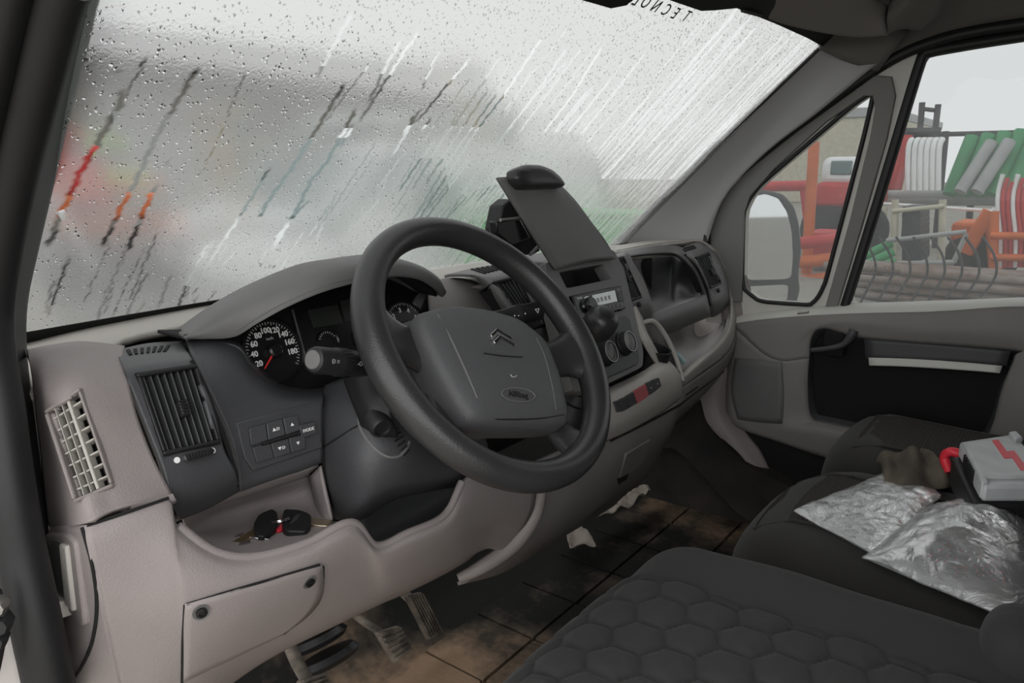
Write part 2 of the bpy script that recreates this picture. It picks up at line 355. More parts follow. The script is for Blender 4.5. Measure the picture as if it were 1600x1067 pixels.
# ------------------------------------------------------------------ windscreen
WS_N = nrm((0, -1, -1))                        # towards the cabin
WB, WT = np.array([0, .455, .695]), np.array([0, -.085, 1.235])
WL = np.linalg.norm(WT-WB)
def ws_bulge(x): return .012*(1-(x/.85)**2)
def ws_pt(x, t, off=0): return np.array([x, 0, 0])+WB+(WT-WB)*t+WS_N*(off-ws_bulge(x))
def ws_st(px, py):
    p = U(px, py, pl=(WB, WS_N)); return p[0], np.dot(p-WB, WT-WB)/WL**2
def make_windshield():
    nx, ny = 640, 330
    xs = np.linspace(-.86, .86, nx); ts = np.linspace(0, 1, ny)
    X, T = np.meshgrid(xs, ts)
    P = WB[None, None]+(WT-WB)[None, None]*T[..., None]; P[..., 0] += X
    P += -WS_N*(.012*(1-(X/.85)**2))[..., None]
    V = P.reshape(-1, 3)
    clear = np.zeros_like(X); Lm = T*WL
    def streak(pts, w, s=1.0, fade=.3):
        """pts: (x,t) from the top down; w in metres"""
        pts = np.array(pts); xa = pts[:, 0]; ta = pts[:, 1]
        o = np.argsort(ta); xa, ta = xa[o], ta[o]
        t0, t1 = ta[0], ta[-1]
        rows = np.where((ts >= t0) & (ts <= t1))[0]
        if len(rows) < 2: return
        ph = rng.uniform(0, 9)
        wig = np.cumsum(rng.normal(size=len(rows)))*.00016
        xc = np.interp(ts[rows], ta, xa)+.0010*np.sin(ts[rows]*190+ph)+.0007*np.sin(ts[rows]*470+ph*2)+wig
        ww = w*(.75+.5*np.abs(np.sin(ts[rows]*140+ph*3))*rng.uniform(.5, 1.2, len(rows)))
        edge = np.clip(np.minimum((ts[rows]-t0), (t1-ts[rows]))/(fade*.04), 0, 1)
        for k, rw in enumerate(rows):
            d = np.abs(xs-xc[k]); a = np.clip(1.35-d/ww[k], 0, 1)*s*edge[k]
            clear[rw] = np.maximum(clear[rw], a)
    S = lambda *q: [ws_st(a, b) for a, b in q]
    for L_, w in [(((314, 106), (270, 180), (253, 207), (235, 245), (215, 290), (192, 329), (160, 392)), .0032),
                  (((195, 138), (190, 165), (160, 215), (125, 275), (105, 320), (85, 370), (76, 390)), .0038),
                  (((250, 290), (236, 318), (222, 350), (205, 390), (200, 400)), .0034),
                  (((190, 110), (186, 122)), .004), (((235, 88), (200, 150), (172, 205)), .0016),
                  (((545, 135), (500, 210), (460, 270), (420, 325), (408, 350)), .0036),
                  (((560, 175), (545, 205), (515, 260), (490, 290), (470, 330), (430, 400)), .0036),
                  (((560, 200), (535, 240)), .003), (((655, 185), (635, 222)), .003), (((680, 190), (665, 215)), .003),
                  (((490, 318), (465, 345), (440, 375), (432, 395)), .0030), (((330, 385), (300, 440), (280, 490)), .0024),
                  (((372, 398), (350, 425), (358, 455)), .0018), (((420, 395), (398, 450)), .0016), (((270, 250), (262, 268)), .002),
                  (((112, 405), (92, 450), (75, 500)), .0018), (((950, 80), (900, 160), (860, 210), (800, 300), (745, 385)), .0030),
                  (((855, 65), (800, 150), (750, 215), (700, 290), (640, 380)), .0026)]:
        streak(S(*L_), w)
    for i in range(470):                       # the many rivulets, thickest towards the passenger's side
        x = -.80+1.64*rng.random()**.72
        dens = np.clip((x+.72)/1.0, .10, 1)
        if rng.random() > dens: continue
        t1 = rng.uniform(.12, .98) if x > .2 else rng.uniform(.15, .78); ln = rng.uniform(.06, .34)*(1.35 if x > 0 else .75)
        sl = rng.normal()*.010
        w = rng.choice([.0010, .0014, .0019, .0026] if x < .25 else [.0013, .0018, .0025, .0032])
        k = 5; tt = np.linspace(t1, max(t1-ln, .0), k)
        xx = x+sl*np.linspace(0, 1, k)+np.cumsum(rng.normal(size=k))*.0012
        streak(list(zip(xx, tt)), w, s=rng.uniform(.35, .95))
    for i in range(90):                        # run-off low on the glass
        x = rng.uniform(-.8, .8); t1 = rng.uniform(.10, .34)
        tt = np.linspace(t1, max(0, t1-rng.uniform(.05, .2)), 4); xx = x+np.cumsum(rng.normal(size=4))*.0015
        streak(list(zip(xx, tt)), rng.choice([.001, .0014, .002]), s=rng.uniform(.3, .8))
    drops = np.clip(.62+.55*T, 0, 1.1)
    clear = np.clip(clear, 0, 1); drops = drops*(1-.9*clear)
    F = np.array(gridfaces(ny, nx)); me = bpy.data.meshes.new('glass_pane')
    me.vertices.add(len(V)); me.vertices.foreach_set('co', V.ravel().astype(np.float32))
    me.loops.add(len(F)*4); me.polygons.add(len(F)); me.loops.foreach_set('vertex_index', F.ravel().astype(np.int32))
    me.polygons.foreach_set('loop_start', np.arange(0, len(F)*4, 4, dtype=np.int32)); me.polygons.foreach_set('loop_total', np.full(len(F), 4, dtype=np.int32))
    me.update(calc_edges=True); me.shade_smooth()
    a = me.color_attributes.new('wet', 'FLOAT_COLOR', 'POINT')
    c = np.ones((len(V), 4), np.float32); c[:, 0] = clear.ravel(); c[:, 1] = drops.ravel(); a.data.foreach_set('color', c.ravel())
    uvl = me.uv_layers.new(name='UVMap'); vi = F.ravel(); uvl.data.foreach_set('uv', np.stack([X.ravel()[vi], Lm.ravel()[vi]], 1).astype(np.float32).ravel())
    me.materials.append(M['windshield'])
    root = thing('window_1', 'wide wet windscreen with raindrops, streaks and fog', None, (0, .455, .69), kind='structure')
    o = bpy.data.objects.new('glass_pane', me); COL.objects.link(o); o.parent = root; o.location = -root.location
    # printed black band along the edges
    M['frit'] = mat('black_screen_print', (.004, .004, .004), .7)
    def band(px_in, px_out):
        a_ = [ws_pt(*ws_st(*q), off=.003) for q in px_in]; b_ = [ws_pt(*ws_st(*q), off=.003) for q in px_out]
        return a_, b_
    def strip(nm, a_, b_):
        k = len(a_); mesh(nm, np.array(a_+b_), [(i, i+1, k+i+1, k+i) for i in range(k-1)], M['frit'], root, smooth=False, solid=.001)
    xs2 = np.linspace(-.84, .84, 25)
    strip('frit_band', [ws_pt(x, .060+.022*min(1, max(0, (-.2-x)/.3)), .003) for x in xs2], [ws_pt(x, -.02, .003) for x in xs2])
    a_, b_ = band([(700, -60), (860, -12), (900, 2), (960, 19), (985, 14), (1000, -4), (1040, 2), (1100, 22), (1120, 21), (1155, 17), (1215, 40), (1262, 60), (1277, 68)],
                  [(720, -160), (880, -90), (930, -80), (985, -70), (1005, -65), (1030, -60), (1070, -50), (1130, -35), (1150, -30), (1190, -30), (1240, 0), (1275, 25), (1290, 45)])
    a_ = [ws_pt(-.85, .90, .003), ws_pt(-.7, .915, .003)]+a_; st_ = [ws_st(*q) for q in [(700, -60), (860, -12), (900, 2), (960, 19), (985, 14), (1000, -4), (1040, 2), (1100, 22), (1120, 21), (1155, 17), (1215, 40), (1262, 60), (1277, 68)]]
    b_ = [ws_pt(-.85, 1.0, .003), ws_pt(-.7, 1.0, .003)]+[ws_pt(s_+.0, 1.0, .003) for s_, t_ in st_]
    a_.append(ws_pt(.86, .93, .003)); b_.append(ws_pt(.86, 1.0, .003))
    strip('frit_band', a_, b_)
    # lettering, seen from behind
    for ch, (px, py), ang in [('T', (1077, 31), 0), ('E', (1060, 27), 0), ('C', (1046, 21.5), 0), ('N', (1030, 16), 0), ('O', (1014, 10), 0), ('L', (1000, 6), 0), ('O', (990, 3), 0), ('G', (979, -1), 0)][:8]:
        s_, t_ = ws_st(px, py)
        text('lettering', ch, .028, ws_pt(s_, t_, .004), (-1, 0, 0), (WT-WB), M['frit'], root, ext=.0003)
    return root
make_windshield()

# ------------------------------------------------------------------ floor
def make_floor():
    m, t, N, L = nt('sandy_rubber_floor'); out = N.new('ShaderNodeOutputMaterial'); b = N.new('ShaderNodeBsdfPrincipled'); L.new(b.outputs[0], out.inputs[0])
    g = N.new('ShaderNodeNewGeometry'); sx = N.new('ShaderNodeSeparateXYZ'); L.new(g.outputs['Position'], sx.inputs[0])
    n1 = N.new('ShaderNodeTexNoise'); n1.inputs['Scale'].default_value = 8; n1.inputs['Detail'].default_value = 8; L.new(g.outputs['Position'], n1.inputs['Vector'])
    n2 = N.new('ShaderNodeTexNoise'); n2.inputs['Scale'].default_value = 60; n2.inputs['Detail'].default_value = 6; L.new(g.outputs['Position'], n2.inputs['Vector'])
    # sand is trodden in under the driver's feet and by the passenger's door
    rx = N.new('ShaderNodeMapRange'); rx.inputs[1].default_value = .10; rx.inputs[2].default_value = -.30; rx.inputs[3].default_value = -.12; rx.inputs[4].default_value = .62; L.new(sx.outputs[0], rx.inputs[0])
    r2 = N.new('ShaderNodeMapRange'); r2.inputs[1].default_value = .48; r2.inputs[2].default_value = .70; r2.inputs[3].default_value = 0; r2.inputs[4].default_value = .26; L.new(sx.outputs[0], r2.inputs[0])
    ry = N.new('ShaderNodeMapRange'); ry.inputs[1].default_value = .30; ry.inputs[2].default_value = .42; ry.inputs[3].default_value = 0; ry.inputs[4].default_value = -.5; L.new(sx.outputs[1], ry.inputs[0])
    rz = N.new('ShaderNodeMapRange'); rz.inputs[1].default_value = -.32; rz.inputs[2].default_value = -.48; rz.inputs[3].default_value = 0; rz.inputs[4].default_value = -.35; L.new(sx.outputs[0], rz.inputs[0])
    a0 = N.new('ShaderNodeMath'); L.new(ry.outputs[0], a0.inputs[0]); L.new(rz.outputs[0], a0.inputs[1])
    a00 = N.new('ShaderNodeMath'); L.new(a0.outputs[0], a00.inputs[0]); L.new(rx.outputs[0], a00.inputs[1])
    a1 = N.new('ShaderNodeMath'); L.new(a00.outputs[0], a1.inputs[0]); L.new(r2.outputs[0], a1.inputs[1])
    a2 = N.new('ShaderNodeMath'); L.new(a1.outputs[0], a2.inputs[0]); L.new(n1.outputs[0], a2.inputs[1])
    a3 = N.new('ShaderNodeMath'); a3.operation = 'MULTIPLY_ADD'; a3.inputs[1].default_value = .25; L.new(n2.outputs[0], a3.inputs[0]); L.new(a2.outputs[0], a3.inputs[2])
    cr_ = N.new('ShaderNodeValToRGB'); e = cr_.color_ramp.elements; e[0].position = .52; e[0].color = (.014, .014, .013, 1); e[1].position = .98; e[1].color = (.24, .165, .11, 1)
    x = cr_.color_ramp.elements.new(.70); x.color = (.055, .045, .035, 1); L.new(a3.outputs[0], cr_.inputs[0]); L.new(cr_.outputs[0], b.inputs['Base Color'])
    b.inputs['Roughness'].default_value = .85; b.inputs['Specular IOR Level'].default_value = .08
    bp = N.new('ShaderNodeBump'); bp.inputs['Strength'].default_value = .5; bp.inputs['Distance'].default_value = .004; L.new(n2.outputs[0], bp.inputs['Height']); L.new(bp.outputs[0], b.inputs['Normal'])
    M['floor'] = m
    fl = thing('floor', 'sandy black rubber cab floor with moulded panels', None, (0, 0, -.02), kind='structure')
    rows = []
    for y, z in [(-1.3, -.012), (-.6, -.012), (.1, -.012), (.34, -.008), (.46, .06), (.58, .25), (.62, .42)]:
        rows.append([np.array([x, y, z+(0 if y < .3 else .0)]) for x in (-.80, -.4, 0, .4, .80)])
    patch('floor_pan', rows, M['floor'], fl, n=4, solid=.02, face=False)
    me = None
    for i in range(10):                         # moulded panels of the mat
        for j in range(4):
            x, y = -.72+.16*i, -.175+.15*j
            if me is None:
                bm = bmesh.new(); bmesh.ops.create_cube(bm, size=1); bmesh.ops.scale(bm, vec=(.1535, .1435, .012), verts=bm.verts)
                bmesh.ops.bevel(bm, geom=list(bm.edges), offset=.003, segments=1); me = bpy.data.meshes.new('floor_panel'); bm.to_mesh(me); bm.free(); me.materials.append(M['floor'])
            o = bpy.data.objects.new('floor_panel', me); COL.objects.link(o); o.parent = fl
            o.location = Vector((x, y, -.0045+random.uniform(-.001, .001)))-fl.location; o.rotation_euler = (random.uniform(-.01, .01), random.uniform(-.01, .01), 0)
make_floor()

# ------------------------------------------------------------------ roof, rear wall, pillars
def make_shell():
    ro = thing('ceiling', 'grey felt headliner above the windscreen', None, (0, -.6, 1.25), kind='structure')
    rows = [[np.array([x, y, z-(.05 if y < -.2 else .0)*(abs(x)/.8)**4]) for x in (-.80, -.4, 0, .4, .74)] for y, z in ((-.080, 1.232), (-.085, 1.245), (-.14, 1.285), (-.25, 1.315), (-.5, 1.37), (-.9, 1.40), (-1.3, 1.40))]
    patch('headliner', rows, M['lining'], ro, n=6, solid=.02, face=False)
    wb = mesh('wall_back', [(-.8, -1.3, -.02), (.9, -1.3, -.02), (.9, -1.3, 1.42), (-.8, -1.3, 1.42), (-.8, -1.33, -.02), (.9, -1.33, -.02), (.9, -1.33, 1.42), (-.8, -1.33, 1.42)],
         [(0, 1, 2, 3), (7, 6, 5, 4), (0, 4, 5, 1), (1, 5, 6, 2), (2, 6, 7, 3), (3, 7, 4, 0)], M['lining'], smooth=False); tag(wb, 'dark bulkhead behind the seats', kind='structure')
    bp_ = mesh('trim_5', [(.84, -1.33, -.02), (.90, -1.33, -.02), (.90, -.62, -.02), (.84, -.62, -.02), (.84, -1.33, 1.42), (.90, -1.33, 1.42), (.90, -.66, 1.42), (.84, -.66, 1.42)], [(0, 1, 2, 3), (7, 6, 5, 4), (0, 4, 5, 1), (1, 5, 6, 2), (2, 6, 7, 3), (3, 7, 4, 0)], M['pillar'], smooth=False); tag(bp_, 'grey door pillar behind the passenger door', kind='structure')
    # passenger's windscreen pillar
    t1 = thing('trim_1', 'grey pillar trim between windscreen and passenger door', None, (.8, .1, .6), kind='structure')
    A = XL((1283, 72, .765), (1200, 148, .76), (1120, 224, .75), (1040, 300, .745), (950, 388, .74))
    B = XL((1318, 88, .80), (1240, 162, .80), (1160, 240, .80), (1085, 320, .795), (1030, 392, .79))
    C_ = XL((1372, 98, .815), (1275, 178, .815), (1195, 240, .815), (1130, 312, .815), (1098, 400, .815))
    patch('pillar_cover', [A, B, C_], M['pillar'], t1, n=6, solid=.01)
    sl = XL((1280, 76, .758), (1200, 152, .752), (1120, 228, .742), (1040, 304, .737), (965, 376, .732))
    sweep('glass_seal', sl, .004, M['rubber'], t1)
    hd = XL((1284, 62, .775), (1330, 88, .80), (1360, 112, .81))
    sl2 = XL((1356, 112, .825), (1395, 88, .835), (1460, 60, .84), (1530, 43, .84), (1640, 27, .84), (1760, 10, .84))
    ce = [np.array([.70, -.10, 1.25]), np.array([.70, -.20, 1.285]), np.array([.68, -.30, 1.31]), np.array([.66, -.45, 1.34]), np.array([.64, -.62, 1.36]), np.array([.62, -.85, 1.38])]
    patch('roof_edge', [sl2, [(a+b)/2+np.array([.03, 0, .02]) for a, b in zip(sl2, ce)], ce], M['lining'], ro, n=5, solid=.012)
    patch('header_corner', [XL((1262, 40, .74), (1330, 40, .77), (1420, 48, .80)), XL((1284, 78, .765), (1320, 96, .80), (1372, 112, .822))], M['lining'], t1, n=5, solid=.01)
    # door opening seal on the passenger's side
    ds = thing('trim_2', 'black rubber seal around the passenger door opening', None, (.84, 0, .6), kind='structure')
    P = XL((1104, 420, .825), (1104, 350, .825), (1120, 305, .828), (1165, 260, .83), (1240, 200, .835), (1320, 142, .84), (1395, 92, .84), (1460, 65, .84), (1530, 48, .84), (1640, 32, .84))
    sweep('door_seal', P, .013, M['rubber'], ds, seg=12)
    # driver's door opening: white body edge, rubber seal, dark pillar cover
    t3 = thing('trim_3', 'black rubber seal and dark cover along the near windscreen pillar', None, (-.84, .2, .5), kind='structure')
    R0 = YL((168, -30, .10), (156, 0, .12), (120, 142, .18), (88, 275, .235), (62, 385, .28), (44, 470, .31), (42, 540, .31), (50, 620, .27), (66, 740, .235), (78, 840, .22), (94, 960, .20), (112, 1090, .185))
    R1 = YL((122, -30, .03), (112, 0, .04), (78, 142, .10), (48, 275, .16), (26, 385, .20), (12, 470, .225), (10, 540, .215), (24, 640, .20), (38, 760, .175), (54, 870, .165), (72, 980, .15), (92, 1100, .14))
    R2 = YL((95, -30, .02), (84, 0, .03), (48, 142, .08), (16, 275, .14), (-6, 385, .18), (-18, 470, .205), (-18, 540, .20), (-2, 640, .18), (14, 760, .16), (34, 870, .15), (58, 980, .135), (84, 1100, .13))
    patch('pillar_cover', [R0, [(a+b)/2+np.array([-.004, -.006, 0]) for a, b in zip(R0, R1)], R1], M['rubber'], t3, n=4, m=6, solid=.01)
    sweep('door_seal', R2, .021, M['rubber'], t3, seg=14)
    sweep('seal_bead', [p+np.array([-.012, -.02, .004]) for p in R1], .006, M['rubber'], t3, seg=8)
    S2 = [p+np.array([-.030, -.002, 0]) for p in R2[:7]]; sweep('outer_seal', S2, [.015]*5+[.010, .004], M['rubber'], t3, seg=12)
    t4 = thing('trim_4', 'white painted door jamb at the left edge', None, (-.9, .16, .3), kind='structure')
    kk = [.036]*4+[.036, .034, .032, .022, .015, .012, .012, .012]
    a = [p+np.array([-k, .004, 0]) for p, k in zip(R2, kk)]; b = [p+np.array([-k-.05, .0, 0]) for p, k in zip(R2, kk)]; c = [p+np.array([-k-.20, .0, 0]) for p, k in zip(R2, kk)]
    patch('jamb', [a, b, c], M['body'], t4, n=3, solid=.01)
    hb = thing('door_check', 'greasy black steel door check bolted to the white jamb', 'hinge', U(4, 1010, Y=.12))
    for i, (px, py, rr) in enumerate(((1, 940, .008), (3, 968, .010), (-2, 992, .009))):
        p = U(px, py, Y=.115); lathe('bolt_head' if i else 'pin', [(rr, 0), (rr, .012), (rr*.7, .018), (0.001, .018)], p, (-.5, -.85, .1), M['rubber' if i else 'steel'], hb, seg=8)
    sweep('check_arm', [U(-10, 925, Y=.12), U(2, 960, Y=.108), U(-4, 1010, Y=.112), U(-14, 1060, Y=.12)], .006, M['black'], hb, seg=8)
make_shell()

# ------------------------------------------------------------------ passenger door
def make_door():
    d = thing('door_1', 'grey passenger door with quarter window and storage recess', None, (.84, -.3, .1), kind='structure')
    XF = .86; fr = (np.array([XF, 0, 0]), (0, -1, 0), (0, 0, 1))
    P = lambda L: [U(a, b, X=XF) for a, b in L]
    outer = P([(1108, 500), (1108, 350), (1122, 312), (1170, 262), (1245, 203), (1325, 146), (1400, 98), (1465, 71), (1535, 54), (1680, 30), (1720, 500), (1600, 510), (1300, 520)])
    qw = rounded(P([(1163, 448), (1166, 310), (1370, 135), (1352, 215), (1283, 476), (1190, 470)]), .22, 4)
    mw = rounded(P([(1322, 482), (1444, 86), (1560, 66), (1670, 48), (1690, 486)]), .10, 4)
    holed('window_frame', outer, [qw, mw], fr, .03, M['doorframe'], d, bevel=.004)
    # dark ring round the quarter window and the black run channel of the big one
    ring_o = rounded(P([(1150, 462), (1152, 300), (1392, 96), (1376, 215), (1300, 492), (1180, 486)]), .25, 4)
    fr2 = (np.array([XF-.019, 0, 0]), (0, -1, 0), (0, 0, 1))
    sh = lambda L, dx: [p+np.array([dx, 0, 0]) for p in L]
    XR = XF-.017
    up = [U(a, b, X=XR) for a, b in [(1108, 470), (1110, 352), (1124, 315), (1172, 266), (1250, 205), (1330, 148), (1368, 120), (1392, 122), (1398, 150), (1385, 215), (1348, 345), (1308, 478), (1292, 480), (1330, 345), (1362, 215), (1370, 170), (1366, 148), (1350, 148), (1290, 190), (1210, 262), (1172, 305), (1163, 330), (1160, 420), (1158, 470)]]
    holed('quarter_surround', up, [], (np.array([XR, 0, 0]), (0, -1, 0), (0, 0, 1)), .012, M['surround'], d, bevel=.003)
    sweep('quarter_gasket', sh(qw, -.016), .0055, M['rubber'], d, closed=True, n=2, seg=8)
    ch = [U(a, b, X=XF-.012) for a, b in [(1318, 486), (1350, 385), (1384, 275), (1414, 175), (1440, 92), (1450, 82), (1500, 72), (1560, 62), (1680, 44)]]
    sweep('window_channel', ch, .0125, M['rubber'], d, seg=8, n=3)
    pl = lambda nm, L, x: plate(nm, [p+np.array([x, 0, 0]) for p in L], (-1, 0, 0), .004, M['quarter' if nm == 'quarter_pane' else 'sideglass'], None, smooth=False)
    w2 = pl('window_2', qw, .018); tag(w2, 'small misted triangular quarter window', kind='structure')
    w3 = pl('window_3', mw, .018); tag(w3, 'rain-spotted passenger door window', kind='structure')
    w2.data.materials[0] = M['quarter']
    # padded sill along the window
    a = XL((1142, 500, .835), (1200, 490, .835), (1300, 482, .83), (1450, 477, .825), (1640, 470, .82))
    b = XL((1146, 492, .85), (1200, 484, .85), (1300, 475, .85), (1450, 470, .85), (1640, 463, .85))
    c = XL((1138, 512, .822), (1195, 503, .815), (1300, 495, .81), (1450, 492, .805), (1640, 488, .80))
    patch('sill_cap', [b, a, c], M['doorframe'], d, n=5, solid=.006)
    sweep('lock_knob', [U(1246, 489, X=.825), U(1264, 487, X=.825)], [.004, .004], M['steel'], d, seg=8, smoothp=False)
    # inner skin, modelled as a ring round the dark recess
    o_ = [(1141, 506, .82), (1200, 498, .812), (1300, 491, .805), (1450, 487, .80), (1640, 483, .795), (1660, 560, .79), (1660, 640, .79), (1640, 760, .79), (1450, 760, .79), (1290, 715, .80), (1215, 690, .805), (1150, 666, .81), (1134, 636, .815), (1137, 570, .82)]
    m_ = [(1205, 560, .80), (1230, 535, .80), (1300, 503, .795), (1450, 515, .79), (1600, 522, .785), (1606, 560, .785), (1596, 620, .785), (1580, 720, .785), (1450, 715, .79), (1290, 676, .79), (1232, 668, .795), (1212, 650, .80), (1200, 625, .80), (1200, 590, .80)]
    i_ = [(1264, 560, .80), (1268, 526, .80), (1288, 513, .80), (1350, 528, .80), (1575, 546, .795), (1586, 556, .795), (1568, 600, .80), (1535, 690, .80), (1450, 690, .81), (1290, 660, .81), (1270, 655, .81), (1264, 640, .81), (1262, 615, .805), (1262, 585, .80)]
    j_ = [(1272, 560, .83), (1276, 534, .83), (1292, 522, .83), (1352, 535, .83), (1570, 554, .83), (1578, 562, .83), (1562, 600, .83), (1530, 680, .83), (1450, 680, .83), (1296, 650, .83), (1280, 646, .83), (1274, 634, .83), (1272, 612, .83), (1270, 585, .83)]
    rows = [XL(*(L+L[:1])) for L in (o_, m_, i_)]
    patch('inner_skin', rows, M['doorgrey'], d, n=5, solid=.006)
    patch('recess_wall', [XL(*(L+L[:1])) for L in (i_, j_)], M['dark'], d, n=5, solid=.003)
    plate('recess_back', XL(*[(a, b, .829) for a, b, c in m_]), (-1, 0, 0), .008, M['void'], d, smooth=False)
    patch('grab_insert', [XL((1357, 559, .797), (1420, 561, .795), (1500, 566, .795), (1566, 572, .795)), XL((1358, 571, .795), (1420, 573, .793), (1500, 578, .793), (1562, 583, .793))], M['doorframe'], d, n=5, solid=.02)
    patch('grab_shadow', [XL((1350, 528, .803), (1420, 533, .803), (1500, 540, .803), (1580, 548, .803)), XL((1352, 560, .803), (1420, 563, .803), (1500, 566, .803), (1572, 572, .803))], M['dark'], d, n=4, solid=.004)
    # speaker grille
    gc = U(1172, 610, X=.806); gr = patch('speaker_grille', [XL((1148, 560, .806), (1185, 562, .799), (1222, 566, .797)), XL((1142, 610, .806), (1180, 612, .797), (1224, 616, .795)), XL((1152, 655, .804), (1185, 660, .798), (1222, 662, .796))], M['mid'], d, n=5, solid=.003)[0]
    # inner handle
    h0 = XL((1272, 551, .80), (1330, 545, .80)); 
    hd = rbox('handle_cup', U(1288, 556, X=.80)-np.array([.004, .045, 0]), U(1288, 516, X=.80)+np.array([.02, .0, .002]), .01, M['void'], d, n=6)
    hb = sweep('door_handle', XL((1268, 547, .787), (1296, 544, .785), (1318, 538, .785), (1330, 524, .787), (1334, 516, .79)), [.006, .007, .008, .011, .011], M['dark'], d, seg=10)
    # lower black edge of the door
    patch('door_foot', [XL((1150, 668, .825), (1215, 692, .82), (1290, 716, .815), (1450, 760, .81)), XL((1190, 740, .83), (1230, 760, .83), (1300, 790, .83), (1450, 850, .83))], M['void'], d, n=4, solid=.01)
make_door()
# ------------------------------------------------------------------ dashboard
DB = thing('dashboard', 'grey van dashboard with dark vents, open shelves and instrument hood', 'dashboard', (0, .25, .3))
def vent(quad, n, mt, knob=(.42, .62, .40, .58), parent=DB, depth=.032, cross=3, fr=.06, shear=0.0, grip=True):
    """dark box with upright slats and a grip, all under one part"""
    q = quad; w, h = q.w, q.h
    body = q.box('air_vent', -fr*.6, 1+fr*.6, -fr*.6, 1+fr*.6, -depth-.01, -depth, M['void'], parent)
    for (u0, u1, v0, v1) in ((-fr, 1+fr, -fr, -fr*.7), (-fr, 1+fr, 1+fr*.7, 1+fr), (-fr, -fr*.7, 0, 1), (1+fr*.7, 1+fr, 0, 1)): q.box('duct_wall', u0, u1, v0, v1, -depth-.01, 0, M['void'], body)
    for (u0, u1, v0, v1) in ((-fr, 1+fr, -fr*.8, 0), (-fr, 1+fr, 1, 1+fr*.8), (-fr, 0, 0, 1), (1, 1+fr, 0, 1)):
        q.box('vent_frame', u0, u1, v0, v1, -.012, .002, mt, body, bevel=.0012)
    for j in range(cross):
        v = (j+.5)/cross; q.box('cross_slat', 0, 1, v-.008, v+.008, -.024, -.016, mt, body)
    for i in range(n):
        u = (i+.5)/n; q.box('slat', u-.11/n, u+.11/n, 0, 1, -.016, -.001, M['slat'], body, bevel=.0007, sh=shear)
    if grip:
        u0, u1, v0, v1 = knob; k = q.box('vent_grip', u0, u1, v0, v1, -.006, .006, mt, body, bevel=.002)
        for j in range(5):
            v = v0+(v1-v0)*(j+.5)/5; q.box('grip_rib', u0, u1, v-(v1-v0)*.05, v+(v1-v0)*.05, .006, .0075, mt, k)
    return body
def snapQ(S, *px, off=0.0): return Q(*[S.at(a, b, off) for a, b in px])
def pplate(name, S, px, off, th, mt, parent, bevel=.001, rnd=.0, label=None):
    pts = [S.at(a, b, 0) for a, b in px]; c = np.mean(pts, 0); n = nrm(np.linalg.svd(np.array(pts)-c)[2][-1]); n = n if np.dot(n, CAM-c) > 0 else -n
    pts = [p-n*np.dot(p-c, n)+n*off for p in pts]
    if rnd: pts = rounded(pts, rnd, 3)
    return plate(name, pts, n, th, mt, parent, bevel=bevel, label=label), n
def seam(name, S, px, r, mt, parent, off=0.0, n=4): return sweep(name, [S.at(a, b, off) for a, b in px], r, mt, parent, seg=6, n=n)

M['slat'] = mat('vent_slat_plastic', (.045, .046, .048), .45)
# top deck and hidden core
deck = [[np.array([x, .455+(y-.455)*(1 if abs(x+.4) > .27 else .45), z-.02*(abs(x)/.8)**6]) for x in (-.835, -.75, -.66, -.55, -.4, -.25, -.1, .2, .5, .72, .80)] for y, z in ((.455, .722), (.40, .727), (.33, .724), (.27, .715))]
patch('top_deck', deck, M['beige'], DB, n=4, solid=.01, face=False)
rbox('inner_core', (-.78, .34, .34), (.76, .44, .700), .02, M['void'], DB, n=6)
# --- near end, light grey
_, S_end = patch('end_panel', [
    YL((42, 546, .30), (80, 538, .32), (130, 533, .33), (195, 540, .31)),
    YL((45, 562, .25), (74, 560, .235), (120, 556, .235), (193, 556, .24)),
    YL((50, 592, .235), (74, 600, .195), (120, 588, .18), (200, 590, .18)),
    YL((56, 650, .235), (84, 650, .172), (128, 632, .158), (214, 648, .155)),
    YL((64, 720, .232), (104, 724, .155), (152, 706, .142), (238, 712, .135)),
    YL((70, 790, .228), (122, 796, .130), (176, 778, .120), (268, 770, .118)),
    YL((75, 824, .225), (128, 819, .120), (186, 794, .112), (270, 771, .112))], M['light'], DB, n=14, solid=.008, cut=[[(78, 643), (125, 612), (175, 758), (123, 781)]])
sv = Q(S_end.at(80, 644, .002), S_end.at(123, 614, .002), S_end.at(172, 757, .002), S_end.at(124, 778, .002))
svb = sv.box('side_vent', -.1, 1.1, -.05, 1.05, -.04, -.034, M['void'], DB)
for (u0, u1, v0, v1) in ((-.10, 1.08, -.04, 0), (-.10, 1.08, 1, 1.04), (-.12, 0, 0, 1), (1, 1.08, 0, 1)): sv.box('vent_frame', u0, u1, v0, v1, -.014, .003, M['light'], svb, bevel=.002)
for j in range(7): v = (j+.6)/7.3; sv.box('slat', 0.02, .98, v-.010, v+.010, -.016, -.002, M['beige'], svb, bevel=.0006)
for u, w in ((.20, .03), (.42, .03), (.62, .10)): sv.box('blade', u-w/2, u+w/2, 0, 1, -.014, .001, M['beige'], svb, bevel=.001)
